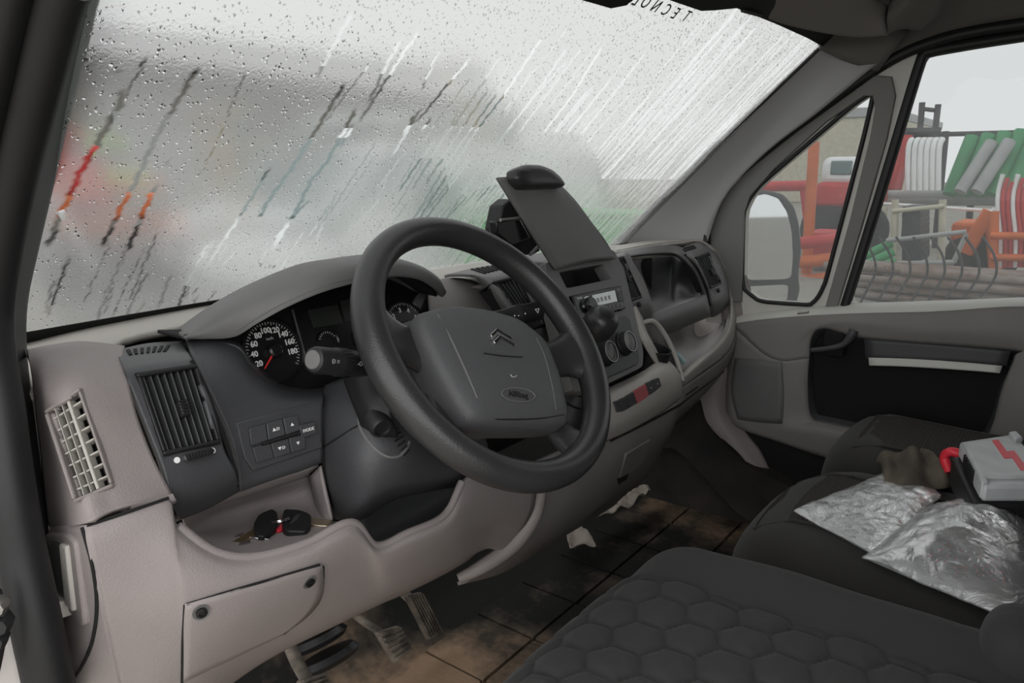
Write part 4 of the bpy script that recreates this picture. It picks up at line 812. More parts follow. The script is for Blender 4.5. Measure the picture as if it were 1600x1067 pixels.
_, S_pl = patch('passenger_fascia', [YL((1152, 480, .155), (1150, 530, .118), (1134, 557, .098), (1102, 582, .088), (1066, 606, .085)), YL((1150, 500, .18), (1148, 545, .135), (1132, 575, .112), (1100, 602, .10), (1060, 630, .095)), YL((1146, 520, .22), (1140, 560, .18), (1122, 592, .15), (1094, 620, .135), (1050, 655, .13)), YL((1140, 530, .26), (1128, 570, .24), (1112, 600, .22), (1085, 632, .20), (1036, 678, .19))], M['console'], DB, n=6, solid=.005)
seam('panel_gap', S_pl, [(1130, 580), (1100, 603), (1062, 632)], .002, M['void'], DB, off=.001)
seam('panel_gap', S_pl, [(1090, 604), (1072, 616)], .0016, M['void'], DB, off=.001)
# --- centre lower panel, bowed, with a flap
cl_rows = [YL((842, 720, .10), (890, 700, .095), (953, 684, .09), (1010, 656, .088), (1063, 628, .092)), YL((842, 770, .10), (895, 745, .095), (953, 722, .095), (1005, 694, .10), (1054, 664, .11)), YL((830, 815, .11), (880, 800, .11), (945, 765, .12), (995, 728, .13), (1036, 702, .15)),
           YL((797, 860, .13), (850, 840, .135), (925, 800, .15), (975, 765, .17), (1012, 742, .19)), YL((740, 900, .16), (800, 880, .165), (870, 838, .18), (930, 800, .20), (975, 775, .22)), YL((716, 915, .19), (790, 893, .20), (862, 850, .22), (925, 812, .24), (960, 790, .26))]
_, S_cl = patch('lower_console', cl_rows, M['console'], DB, n=6, solid=.006)
sweep('console_edge', YL((842, 722, .094), (842, 765, .092), (832, 808, .10), (800, 852, .118), (752, 886, .142), (716, 904, .165)), [.012, .013, .014, .014, .012, .008], M['light'], DB, seg=10)
seam('panel_gap', S_cl, [(953, 688), (1010, 660), (1062, 632)], .003, M['void'], DB, off=.001)
fl_, fn_ = pplate('pocket_flap', S_cl, [(976, 708), (1015, 686), (1012, 702), (1000, 728), (966, 748)], .003, .008, M['console'], DB, bevel=.002)
pplate('flap_slot', S_cl, [(964, 748), (982, 738), (978, 748), (966, 756)], .002, .002, M['void'], DB, bevel=0)
# right-hand kick panel and pillar foot
kp = thing('wall_right', 'pale pillar foot and black kick panel by the passenger door', None, (.8, .1, 0), kind='structure')
patch('pillar_foot', [XL((1118, 400, .845), (1165, 430, .85), (1176, 480, .85)), XL((1128, 520, .825), (1155, 520, .84), (1168, 520, .85)), XL((1108, 590, .80), (1136, 580, .82), (1152, 575, .845)), XL((1089, 628, .79), (1118, 625, .80), (1140, 630, .835)), XL((1099, 655, .785), (1128, 660, .79), (1160, 668, .825)), XL((1126, 682, .785), (1150, 690, .79), (1186, 700, .82)), XL((1156, 710, .785), (1176, 720, .79), (1204, 735, .815)), XL((1180, 742, .785), (1192, 745, .79), (1214, 755, .81)), XL((1200, 775, .785), (1212, 770, .79), (1226, 775, .81))], M['light'], kp, n=5, solid=.006)
patch('kick_panel', [XL((1030, 640, .74), (1060, 630, .76), (1095, 625, .79)), XL((1010, 700, .72), (1060, 680, .745), (1105, 660, .785)), XL((1050, 700, .72), (1095, 695, .74), (1130, 688, .785)), XL((1100, 745, .71), (1130, 738, .735), (1160, 716, .785)), XL((1140, 790, .70), (1165, 782, .73), (1186, 750, .785)), XL((1170, 815, .70), (1190, 806, .73), (1206, 782, .785))], M['carpet'], kp, n=5, solid=.006)
mesh('sill_filler', [(.76, -.14, -.02), (.84, -.14, -.02), (.84, .5, -.02), (.74, .5, -.02), (.78, -.14, .10), (.84, -.14, .10), (.84, .5, .30), (.74, .5, .30)], [(0, 1, 2, 3), (4, 7, 6, 5), (0, 4, 5, 1), (1, 5, 6, 2), (2, 6, 7, 3), (3, 7, 4, 0)], M['carpet'], kp, smooth=False)
# ------------------------------------------------------------------ steering wheel
AL = math.radians(39.5)
WC = np.array([-.369, .007, .707]); WN = np.array([0, -math.cos(AL), math.sin(AL)])
_wu = np.array([0, math.sin(AL), math.cos(AL)]); _wx = np.array([1., 0, 0]); TW = math.radians(18)
WX = _wx*math.cos(TW)-_wu*math.sin(TW); WY = _wx*math.sin(TW)+_wu*math.cos(TW)      # wheel is turned a little to the right
def WP(x, y, w=0): return WC+WX*x+WY*y+WN*w
def make_wheel():
    t = thing('steering_wheel', 'black four-spoke steering wheel with chevron emblem and airbag cover', 'steering wheel', WP(0, 0, -.05))
    seg, k = 22, 96; V = []
    for i in range(k):
        a = 2*math.pi*i/k; R = .1805; rr = .0190+.0012*max(0, math.cos(2*(a-math.radians(5))))**3
        for j in range(seg):
            b = 2*math.pi*j/seg; V.append(WP((R+rr*math.cos(b))*math.cos(a), (R+rr*math.cos(b))*math.sin(a), rr*1.06*math.sin(b)))
    mesh('rim', V, [(i*seg+j, i*seg+(j+1) % seg, ((i+1) % k)*seg+(j+1) % seg, ((i+1) % k)*seg+j) for i in range(k) for j in range(seg)], M['wheel'], t)
    def spoke(secs, name='spoke'):
        """secs: (x, y, w, half-width, half-thickness, direction angle of the width)"""
        S = np.array(secs, float); S = cr(S, 6); V = []; sg = 16
        for x, y, w, hw, ht, an in S:
            for j in range(sg):
                b = 2*math.pi*j/sg; c, s = math.cos(b), math.sin(b); c = np.sign(c)*abs(c)**.7; s = np.sign(s)*abs(s)**.8
                V.append(WP(x+hw*c*math.cos(an), y+hw*c*math.sin(an), w+ht*s))
        k = len(S); F = [(i*sg+j, i*sg+(j+1) % sg, (i+1)*sg+(j+1) % sg, (i+1)*sg+j) for i in range(k-1) for j in range(sg)]+[tuple(range(sg))[::-1], tuple(range((k-1)*sg, k*sg))]
        return mesh(name, V, F, M['wheel'], t, sharp=60)
    pi2 = math.pi/2
    for s in (-1, 1):
        spoke([(s*.075, -.015, -.022, .040, .012, pi2), (s*.110, -.005, -.020, .030, .012, pi2), (s*.140, .003, -.014, .030, .013, pi2), (s*.165, .006, -.004, .042, .014, pi2), (s*.182, .006, .0, .052, .012, pi2)])
        a = math.radians(270+s*37); d = pi2+ (a)
        ux, uy = math.cos(a), math.sin(a); pa = math.atan2(uy, ux)+pi2
        spoke([(s*.078, -.030, -.034, .020, .010, pa), (s*.088, -.080, -.028, .021, .010, pa), (s*.094, -.118, -.018, .022, .011, pa), (s*.104, -.142, -.004, .032, .013, pa), (s*.109, -.148, .0, .040, .012, pa)], 'lower_spoke')
    # airbag cover
    ol = rounded([(-.116, .030), (-.062, .050), (0, .053), (.060, .046), (.100, .014), (.101, -.045), (.090, -.098), (.080, -.117), (-.083, -.118), (-.096, -.090), (-.110, -.045), (-.120, .005)], .32, 4)
    ol = np.array(ol); c = np.array([-.006, -.036]); V = []; K = len(ol)
    prof = [(0.02, .027), (.2, .0268), (.4, .026), (.6, .0245), (.78, .022), (.9, .018), (.96, .014), (1, .006), (1.0, -.006), (.985, -.022), (.93, -.034)]
    for s, h in prof:
        for p in ol: q = c+(p-c)*s; V.append(WP(q[0], q[1], h-.004))
    F = [(i*K+j, i*K+(j+1) % K, (i+1)*K+(j+1) % K, (i+1)*K+j) for i in range(len(prof)-1) for j in range(K)]+[tuple(range(K)), tuple(range((len(prof)-1)*K, len(prof)*K))[::-1]]
    pad = mesh('airbag_cover', V, F, M['pad'], t, sharp=50)
    S_pad = Surf(V, F)
    seam_ = lambda pts, r_=.0014, m_='black': sweep('cover_crease', [S_pad.at(a, b, .0) for a, b in pts], r_, M[m_], pad, seg=6, n=4)
    seam_([(684, 492), (705, 530), (728, 580), (746, 622)], .0012, 'mid'); seam_([(838, 528), (852, 560), (864, 610), (868, 640)], .0010, 'mid')
    seam_([(756, 552), (785, 556), (816, 558)], .0012, 'black')
    # lower edge of the cover
    seam_([(724, 652), (780, 655), (840, 654), (881, 648)], .0010, 'black')
    nn = S_pad.n(780, 530)
    def poly(nm, pts, th, mt, par, bev=.0006):
        P = [S_pad.at(a, b, 0) for a, b in pts]; c_ = np.mean(P, 0); n_ = nn; P = [p-n_*np.dot(p-c_, n_)+n_*th for p in P]
        return plate(nm, P, n_, th+.0015, mt, par, bevel=bev)
    em = poly('emblem', [(764.5, 524), (774, 514.5), (799.5, 530), (797, 531.5), (776, 519), (767, 528)], .0030, M['chrome'], t)
    poly('emblem_chevron', [(769, 534.5), (778.5, 525), (804, 540), (801, 541.5), (780.5, 529.5), (772, 538.5)], .0030, M['chrome'], em)
    poly('emblem_chevron', [(767, 528), (776, 519), (797, 531.5), (795, 532.5), (778, 522.5), (769.5, 531)], .0018, M['mid'], em)
    # airbag oval and lettering
    oc = np.array([809.5, 617.]); ov = [S_pad.at(oc[0]+26*math.cos(a)*math.cos(.06)-10.5*math.sin(a)*math.sin(.06), oc[1]+26*math.cos(a)*math.sin(.10)+10.5*math.sin(a), .0006) for a in np.linspace(0, 2*math.pi, 25)[:-1]]
    sweep('airbag_oval', ov, .0008, M['mid'], pad, seg=6, n=2, closed=True)
    n2 = S_pad.n(810, 617); ex = nrm(S_pad.at(832, 620, 0)-S_pad.at(788, 615, 0)); ey = nrm(np.cross(n2, ex))
    text('airbag_lettering', 'AIRbag', .0112, S_pad.at(809, 617.0, .0010), ex, ey, M['black'], pad, ext=.0004)
    sweep('horn_mark', [S_pad.at(797, 585, .0006), S_pad.at(800, 589, .0006), S_pad.at(804, 589, .0006), S_pad.at(807, 587, .0006)], .0006, M['grey'], pad, seg=5)
    lathe('hub', [(.060, -.10), (.066, -.06), (.074, -.034), (.06, -.030), (.001, -.03)], WP(0, -.03, 0), WN, M['wheel'], t, seg=30)
make_wheel()
# ------------------------------------------------------------------ steering column with stalks
def make_column():
    t = thing('steering_column', 'dark grey steering column shroud with two control stalks', 'steering column', (-.37, .2, .5))
    _, S = patch('lower_shroud', [YL((506, 602, .215), (540, 590, .175), (585, 585, .150), (640, 575, .14), (720, 565, .15)), YL((500, 640, .175), (545, 640, .120), (592, 640, .085), (650, 632, .085), (740, 630, .11)),
        YL((502, 715, .160), (555, 712, .085), (610, 704, .055), (670, 698, .055), (760, 688, .09)), YL((512, 775, .155), (558, 772, .085), (610, 755, .060), (670, 742, .062), (770, 728, .09)), YL((520, 802, .158), (560, 802, .10), (610, 772, .085), (670, 758, .085), (780, 740, .11)), YL((524, 812, .18), (566, 812, .15), (614, 782, .14), (672, 768, .14), (780, 750, .15))], M['dark'], t, n=7, solid=.006)
    sweep('shroud_seam', [S.at(a, b, .0005) for a, b in ((503, 700), (530, 683), (562, 664), (590, 655))], .0012, M['void'], t, seg=6)
    sweep('shroud_crease', [S.at(a, b, .0) for a, b in ((562, 640), (562, 666), (580, 695), (602, 712), (622, 713), (634, 702), (640, 690))], .0020, M['mid'], t, seg=6, n=6)
    kc = S.at(622, 688, .001); kn = S.n(622, 688)
    for i in range(6): sweep('grip_rib', [S.at(606+i*5.0, 676+i*7, .001), S.at(622+i*3.4, 668+i*7, .001)], .0010, M['black'], t, seg=5, smoothp=False)
    # collar between shroud and wheel
    ax = WN
    lathe('collar', [(.090, -.16), (.086, -.12), (.075, -.085), (.062, -.060), (.05, -.055)], WC, ax, M['dark'], t, seg=32)
    rbox('switch_block', WC+np.array([-.085, .035, -.075]), WC+np.array([.085, .12, .03]), .03, M['dark'], t, n=8)
    patch('upper_shroud', [YL((536, 593, .135), (560, 586, .10), (604, 580, .07)), YL((548, 625, .105), (572, 622, .075), (610, 620, .05)), YL((560, 655, .088), (584, 658, .058), (615, 660, .042)), YL((566, 676, .095), (592, 682, .066), (622, 684, .05))], M['black'], t, n=6, solid=.004)
    # ignition barrel
    p = U(604, 668, Y=.045); lathe('ignition_barrel', [(.014, 0), (.014, .02), (.012, .023), (.010, .023), (.009, .020), (.001, .020)], p+np.array([.0, .02, .008]), nrm((-.25, -.80, -.30)), M['black'], t, seg=24)
    # stalks
    a = U(488, 562, Y=.060); b = U(590, 571, Y=.075); d = nrm(b-a); L = np.linalg.norm(b-a)
    st = lathe('light_stalk', [(.0105, 0), (.0135, .002), (.0150, .006), (.0150, .034), (.0158, .036), (.0158, .052), (.0150, .054), (.0150, .080), (.013, .095), (.013, L+.03)], a, d, M['black'], t, seg=26)
    lathe('stalk_cap', [(.001, -.0014), (.0095, -.0012), (.0105, 0), (.0105, .004)], a, d, M['mid'], st, seg=22)
    for i in range(24):
        an = 2*math.pi*i/24; e = nrm(np.cross(d, (0, 0, 1))); g = np.cross(d, e); r_ = .0158*(e*math.cos(an)+g*math.sin(an)); sweep('stalk_rib', [a+d*.0365+r_, a+d*.0515+r_], .0008, M['black'], st, seg=4, smoothp=False)
    c = nrm(CAM-(a+d*.02)); c = nrm(c-d*np.dot(c, d)); y_ = np.cross(c, d); 
    for s_, h in (('\u00d0 \u2261', .020), ('-O-', .062), ('DO', .076)): text('stalk_print', s_, .0075, a+d*h+c*.0153, d, y_, M['grey'], st, ext=.0002)
    a = U(842, 486, X=-.205); b = U(762, 502, X=-.30); d = nrm(b-a); L = np.linalg.norm(b-a)
    st = lathe('wiper_stalk', [(.011, 0), (.0140, .002), (.0148, .006), (.0148, .032), (.0155, .034), (.0155, .046), (.0145, .048), (.0125, .07), (.0125, L+.05)], a, d, M['black'], t, seg=26)
    c = nrm(CAM-(a+d*.02)); c = nrm(c-d*np.dot(c, d)); y_ = np.cross(c, -d)
    for s_, h in (('\u25bd', .016), ('\u2022', .040), ('-', .053), ('\u2022', .060)): text('stalk_print', s_, .009, a+d*h+c*.0153, -d, y_, M['white'], st, ext=.0002)
make_column()
# ------------------------------------------------------------------ gear lever, radio, clip board
def make_gear():
    c = U(936, 508, Y=.045)
    t = thing('gear_lever', 'black gear lever with worn ball knob in front of the heater panel', 'gear lever', c+np.array([.01, .05, -.16]))
    ax = nrm((-.12, -.55, .83))
    lathe('knob', [(.012, -.050), (.014, -.040), (.021, -.026), (.0275, -.008), (.0290, .006), (.0270, .018), (.0215, .026), (.012, .0305), (.002, .0315)], c, ax, M['wheel'], t, seg=32, sharp=60)
    lathe('knob_cap', [(.014, .0290), (.0145, .0302), (.008, .0325), (.001, .0328)], c, ax, M['black'], t, seg=24)
    sweep('stem', [c-ax*.045, c-ax*.09+np.array([0, .01, 0]), c+np.array([.008, .055, -.13])], .0065, M['black'], t, seg=10)
    lathe('gaiter', [(.014, .06), (.022, .045), (.020, .04), (.030, .026), (.027, .02), (.040, .0), (.042, -.02)], c+np.array([.01, .06, -.16]), nrm((0, -.45, .9)), M['rubber'], t, seg=20)
make_gear()
def make_radio():
    q = Q(*pswin([(889, 465), (965, 448), (973, 484), (901, 501)], -.004))
    t = thing('car_radio', 'slim black car radio with grey display and round dial', 'radio', q.P(.5, 1, -.05))
    q.box('chassis', .01, .99, .03, .97, -.10, -.004, M['black'], t); fp = q.box('face_plate', 0, 1, 0, 1, -.004, .008, M['gloss'], t, bevel=.002)
    q.box('display', .36, .84, .14, .62, .006, .0086, M['lcd'], fp, bevel=.0004)
    for i, u in enumerate((.42, .50, .58, .66)): q.box('lcd_digit', u, u+.05, .30, .48, .0086, .0089, M['grey'], fp)
    d = lathe('volume_dial', [(.0150, 0), (.0150, .003), (.0130, .010), (.0115, .012), (.001, .012)], q.P(.235, .52, .008), q.n, M['gloss'], t, seg=28)
    lathe('dial_ring', [(.0165, .0), (.0165, .002), (.0150, .002)], q.P(.235, .52, .008), q.n, M['chrome'], d, seg=28)
    for i in range(6): q.box('preset_button', .37+i*.085, .37+i*.085+.06, .72, .86, .007, .0095, M['mid'], t, bevel=.0006)
    for v in (.10, .72): q.box('side_button', .88, .96, v, v+.14, .007, .0092, M['mid'], t, bevel=.0006)
    q.box('side_button', .87, .97, .30, .66, .007, .0095, M['dark'], t, bevel=.001); q.box('source_button', .06, .16, .10, .18, .007, .009, M['grey'], t)
make_radio()
def make_clip():
    t = thing('clipboard', 'raised dark plastic clipboard with rounded clamp above the radio', 'clipboard', U(915, 415, X=.10))
    Lr = [(779, 277, .178), (800, 311, .168), (824, 351, .158), (848, 388, .148), (870, 421, .138)]; Rr = [(872, 284, .178), (900, 314, .168), (923, 345, .158), (945, 374, .148), (963, 404, .138)]
    rows = [[U(*p), (U(*p)+U(*q))/2+np.array([0, -.006, .006]), U(*q)] for p, q in zip(Lr, Rr)]
    patch('board', rows, M['mid'], t, n=6, solid=.007)
    r0 = rows[0]; cen = U(832, 281, Y=.172); ex = np.array([1., 0, 0]); ey = nrm(rows[0][1]-rows[2][1]); ez = nrm(np.cross(ex, ey)); ez = ez if np.dot(ez, CAM-cen) > 0 else -ez
    ol = [(-.066, -.014), (-.060, -.022), (.058, -.022), (.066, -.014), (.066, .0), (.055, .018), (.028, .029), (-.015, .030), (-.05, .019), (-.066, .0)]
    ol = rounded([np.array(p) for p in ol], .3, 3); K = len(ol); V = []; prof = [(1, -.004), (1, .010), (.95, .016), (.8, .020), (.5, .0215), (.05, .022)]
    for s, h in prof:
        for p in ol: V.append(cen+ex*p[0]*s+ey*p[1]*s+ez*h)
    F = [(i*K+j, i*K+(j+1) % K, (i+1)*K+(j+1) % K, (i+1)*K+j) for i in range(len(prof)-1) for j in range(K)]+[tuple(range(K))[::-1], tuple(range((len(prof)-1)*K, len(prof)*K))]
    mesh('clamp', V, F, M['wheel'], t, sharp=50)
    b0 = U(806, 385, X=.01)
    # folding bracket behind the board
    bk = [(786, 322), (800, 310), (826, 350), (846, 392), (835, 398), (798, 400), (778, 360)]
    plate('bracket', [U(a, b, Y=.20)*0+U(a, b, Y=.185) for a, b in bk], (0, -1, 0), .03, M['black'], t, bevel=.004)
    plate('hinge_block', [U(a, b, Y=.170) for a, b in [(776, 346), (812, 340), (830, 372), (800, 385), (778, 366)]], (0, -1, 0), .018, M['gloss'], t, bevel=.003)
    sweep('stay', [U(828, 398, Y=.16), U(852, 374, Y=.16)], .003, M['mid'], t, seg=6, smoothp=False)
    sweep('hinge_pin', [U(782, 344, Y=.168), U(812, 341, Y=.168)], .003, M['steel'], t, seg=6, smoothp=False)
    hb = U(846, 410, Y=.20); rbox('hinge_base', hb-np.array([.03, .03, .02]), hb+np.array([.13, .08, .004]), .008, M['mid'], t, n=5)
make_clip()
# ------------------------------------------------------------------ keys on the shelf
def make_keys():
    t = thing('key_bunch', 'bunch of two black car keys and small keys on the shelf', 'keys', S_shelf.at(430, 825, 0))
    def fob(px, blade, mt, lab):
        P = [S_shelf.at(a, b, 0) for a, b in px]; c = np.mean(P, 0); n = nrm(S_shelf.n(*np.mean(px, 0))+np.array([0, -.15, .1]))
        top = c+n*.013; P = [U(a, b, pl=(top, n)) for a, b in px]
        o = plate('key_fob', rounded(P, .28, 4), n, .011, M['black'], t, bevel=.003, seg=3, label=lab)
        B = [U(a, b, pl=(top-n*.005, n)) for a, b in blade]
        plate('key_blade', B, n, .0028, mt, o, bevel=.0004); return o, n, top
    o, n, top = fob([(404, 803), (425, 794), (434, 800), (434, 822), (414, 838), (402, 836), (396, 818)], [(397, 825), (401, 835), (362, 855), (357, 853), (358, 849)], M['brass'], 'fob with brass blade')
    o2, n2, top2 = fob([(444, 794), (470, 796), (487, 803), (485, 822), (478, 830), (448, 829), (441, 820), (441, 806)], [(484, 809), (500, 810), (530, 815), (529, 823), (499, 821), (484, 819)], M['silverkey'], 'fob with pale nickel blade')
    for k in range(3): a = [(454+k*4.2, 818-k*2.6), (462+k*3, 806-k*1.2)]; sweep('fob_mark', [U(x, y, pl=(top2+n2*.0006, n2)) for x, y in a], .0009, M['dark'], o2, seg=5, smoothp=False)
    for rr, c in ((.0115, (437, 812)), (.0105, (438, 814))):
        cc = U(*c, pl=(top+n*.002, n)); e = nrm(np.cross(n, (0, 1, 0))); g = nrm(np.cross(n, e)+n*.5)
        sweep('key_ring', [cc+rr*(e*math.cos(a)+g*math.sin(a)) for a in np.linspace(0, 2*math.pi, 17)[:-1]], .0009, M['chrome'], t, seg=6, n=2, closed=True)
    for L_ in ([(366, 838), (378, 835), (381, 832), (372, 834)], [(390, 838), (404, 841), (420, 842), (424, 838), (416, 836)], [(372, 852), (392, 846), (390, 842), (376, 846)]):
        P = [S_shelf.at(a, b, 0) for a, b in L_]; c = np.mean(P, 0); P = [U(a, b, pl=(c+n*.004, n)) for a, b in L_]; plate('small_key', P, n, .0022, M['chrome'], t, bevel=.0004)
    P = [S_shelf.at(a, b, 0) for a, b in [(430, 832), (441, 822), (443, 830), (436, 833)]]; c = np.mean(P, 0); plate('red_tag', [p-n*np.dot(p-(c+n*.004), n) for p in P], n, .003, M['casered'], t, bevel=.0006)
make_keys()
# ------------------------------------------------------------------ pedals
def pedal(name, label, px, Ys, arm, ribs, along, side=False):
    q = Q(*[U(a, b, Y=y) for (a, b), y in zip(px, Ys)])
    t = thing(name, label, 'pedal', q.P(.5, 1, 0)); pad = q.box('pedal_pad', 0, 1, 0, 1, -.012, 0, M['pedal'], t, bevel=.003)
    for i in range(ribs):
        v = (i+.5)/ribs; w = .28/ribs
        if along: q.box('tread_rib', v-w, v+w, .04, .96, 0, .004, M['pedal'], pad, bevel=.001)
        else: q.box('tread_rib', .05, .95, v-w, v+w, 0, .004, M['pedal'], pad, bevel=.001)
    P = [q.P(.5, .4, -.014)]+[U(a, b, Y=y) for a, b, y in arm]; sweep('pedal_arm', P, .011, M['pedal'], t, seg=8, n=5, flat=.6)
pedal('accelerator_pedal', 'dusty accelerator pedal with lengthwise ribs', [(636, 930), (660, 925), (693, 990), (671, 1000)], (.345, .345, .315, .315), [(640, 935, .37), (600, 900, .42), (560, 870, .46)], 6, True)
pedal('brake_pedal', 'dusty ribbed brake pedal in the middle', [(590, 988), (626, 977), (645, 1014), (619, 1036)], (.285, .285, .265, .265), [(590, 985, .30), (560, 965, .34), (520, 930, .40)], 6, False)
pedal('clutch_pedal', 'dusty ribbed clutch pedal nearest the open door', [(468, 1062), (508, 1050), (524, 1078), (488, 1096)], (.285, .285, .265, .265), [(480, 1062, .30), (462, 1030, .33), (444, 985, .38)], 5, False)
# gaiter / rubber bellows round the column foot
gt = thing('column_gaiter', 'dark rubber bellows at the foot of the steering column', 'bellows', U(520, 1035, Y=.34))
for i in range(4):
    c = U(512, 1030, Y=.36)+np.array([.0, .02*i, .03*i]); lathe('bellows_fold', [(.050-.006*i, -.008), (.058-.006*i, 0), (.050-.006*i, .010)], c, nrm((0, .5, .85)), M['rubber'], gt, seg=22)
# ------------------------------------------------------------------ seats
def hexd(x, y, s):
    """distance to the nearest line of a honeycomb of cell size s, 0 on the line"""
    a = np.stack([x/s, y/(s*math.sqrt(3))]); best = None
    def cell(ox, oy):
        fx = np.mod(a[0]-ox+.5, 1)-.5; fy = np.mod(a[1]-oy+.5, 1)-.5; return fx*s, fy*s*math.sqrt(3)
    x1, y1 = cell(0, 0); x2, y2 = cell(.5, .5); d1 = x1**2+y1**2; d2 = x2**2+y2**2
    X = np.where(d1 < d2, x1, x2); Y = np.where(d1 < d2, y1, y2); X, Y = np.abs(X), np.abs(Y)
    h = np.maximum(X, X*.5+Y*math.sqrt(3)/2); return s/2-h
def make_driver_seat():
    t = thing('driver_seat', 'black driver seat with honeycomb quilted cover', 'seat', (-.41, -.40, 0))
    x0, x1, y0, y1 = -.665, -.135, -.86, -.105
    nx, ny = 210, 280; xs = np.linspace(0, 1, nx); ys = np.linspace(0, 1, ny); A, B = np.meshgrid(xs, ys)
    # sheet wrapped over a cushion: parameters past the rounded rim run down the sides
    def wrap(u, lo, hi, r, drop):
        L = (hi-lo)-2*r; tot = L+2*(r*math.pi/2)+2*drop; s = u*tot; pos = np.zeros_like(u); dz = np.zeros_like(u)
        a1 = drop; a2 = drop+r*math.pi/2; a3 = a2+L; a4 = a3+r*math.pi/2
        m = s < a1; pos[m] = lo; dz[m] = -r-(a1-s[m])
        m = (s >= a1) & (s < a2); th = (s[m]-a1)/r; pos[m] = lo+r-r*np.cos(th); dz[m] = -r+r*np.sin(th)
        m = (s >= a2) & (s < a3); pos[m] = lo+r+(s[m]-a2)
        m = (s >= a3) & (s < a4); th = (s[m]-a3)/r; pos[m] = hi-r+r*np.sin(th); dz[m] = -r+r*np.cos(th)
        m = s >= a4; pos[m] = hi; dz[m] = -r-(s[m]-a4)
        return pos, dz, s
    X, dzx, sx = wrap(A, x0, x1, .065, .10); Y, dzy, sy = wrap(B, y0, y1, .085, .12)
    Z = .397+np.minimum(dzx, 0)+np.minimum(dzy, 0); Z = np.maximum(Z, .16)
    # front corners are rounded in plan
    fx = np.abs((X-(x0+x1)/2)/((x1-x0)/2)); Y = Y-.085*np.clip(fx-.25, 0, 1)**2*np.clip((Y-y0)/(y1-y0), 0, 1)
    bol = np.exp(-((fx-.80)/.16)**2)*.020; Z = Z+bol*(dzy > -.05)-.008*np.clip((Y+.35)/.25, 0, 1)*(dzx > -.02)
    edge = .52
    hx = hexd(sx+.012, sy+.03, .060); inside = (fx < edge)
    quilt = np.where(inside, .0105*np.clip(hx/.014, 0, 1)**.5, .006)
    seam_ = np.clip(np.abs(fx-edge)/.018, 0, 1)**.5; Z = Z+quilt*seam_
    Z += .0025*np.sin(X*31+Y*9)*np.sin(Y*23)
    V = np.stack([X, Y, Z], -1).reshape(-1, 3); F = np.array(gridfaces(ny, nx))
    mesh('cushion', V, F.tolist(), M['quilt'], t, sharp=0, recalc=False)
    rbox('seat_base', (-.63, -.84, .02), (-.17, -.20, .20), .03, M['black'], t, n=6)
    rbox('backrest', (-.66, -.95, .36), (-.15, -.64, 1.08), .07, M['quilt'], t, n=9, fn=lambda p: p+np.array([0, -.18*(p[2]-.36), 0]))
    rbox('side_bolster', (-.235, -.74, .28), (-.135, -.545, .460), .04, M['quilt'], t, n=7)
make_driver_seat()
def make_bench():
    t = thing('passenger_bench', 'black fabric double passenger bench seat with worn cushions', 'seat', (.4, -.45, 0))
    def sag(cx, cy, hx, amt):
        def f(p):
            if p[2] > .25:
                u = (p[0]-cx)/hx; p = p+np.array([0, 0, -amt*math.exp(-u*u*1.5)*np.clip((-.2-p[1])/.25, 0, 1)-.05*np.clip((p[1]+.30)/.16, 0, 1)**2])
            if p[1] > -.4: p = p+np.array([0, -.10*(abs((p[0]-cx)/hx))**3*np.clip((p[1]+.4)/.2, 0, 1), 0])
            return p
        return f
    c1 = rbox('cushion', (-.045, -.95, .10), (.425, -.150, .372), .085, M['fabric'], t, n=26, fn=sag(.19, -.5, .235, .012), sharp=0)
    c2 = rbox('cushion', (.400, -.95, .10), (.775, -.185, .392), .085, M['fabric'], t, n=26, fn=sag(.61, -.5, .21, .012), sharp=0)
    # ribbed centre cloth on each cushion
    for c, lo, hi, z in ((c1, .075, .315, .3655), (c2, .47, .75, .3855)):
        rows = []
        for y in np.linspace(-.90, -.20 if c is c1 else -.26, 12):
            r_ = []
            for x in np.linspace(lo, hi, 6):
                r_.append((x, y))
            rows.append(r_)
        bv = BVHTree.FromPolygons([v.co for v in c.data.vertices], [tuple(p.vertices) for p in c.data.polygons])
        G = []
        for r_ in rows:
            g = []
            for x, y in r_:
                h = bv.ray_cast(Vector((x, y, 1)), Vector((0, 0, -1)))
                g.append(np.array(h[0])+np.array([0, 0, .0025]) if h[0] is not None else np.array([x, y, z]))
            G.append(g)
        patch('seat_cloth', G, M['ribcloth'], c, n=3, solid=.002)
        for x in (lo, hi): sweep('piping', [g[0 if x == lo else -1]+np.array([0, 0, .001]) for g in G], .0028, M['fabric'], c, seg=6, n=2)
    rbox('bench_base', (.0, -.92, .0), (.78, -.26, .16), .03, M['black'], t, n=6)
    rbox('backrest', (-.03, -1.15, .36), (.80, -.93, 1.0), .07, M['fabric'], t, n=10)
m_, t_, N_, L_ = nt('ribbed_cloth'); o_ = N_.new('ShaderNodeOutputMaterial'); b_ = N_.new('ShaderNodeBsdfPrincipled'); L_.new(b_.outputs[0], o_.inputs[0])
b_.inputs['Base Color'].default_value = (.044, .041, .038, 1); b_.inputs['Roughness'].default_value = .95; b_.inputs['Specular IOR Level'].default_value = .2
tc_ = N_.new('ShaderNodeTexCoord'); wv = N_.new('ShaderNodeTexWave'); wv.inputs['Scale'].default_value = 55; wv.bands_direction = 'Y'; wv.inputs['Distortion'].default_value = .6; L_.new(tc_.outputs['Object'], wv.inputs['Vector'])
bp_ = N_.new('ShaderNodeBump'); bp_.inputs['Strength'].default_value = .6; bp_.inputs['Distance'].default_value = .002; L_.new(wv.outputs[0], bp_.inputs['Height']); L_.new(bp_.outputs[0], b_.inputs['Normal'])
M['ribcloth'] = m_
make_bench()
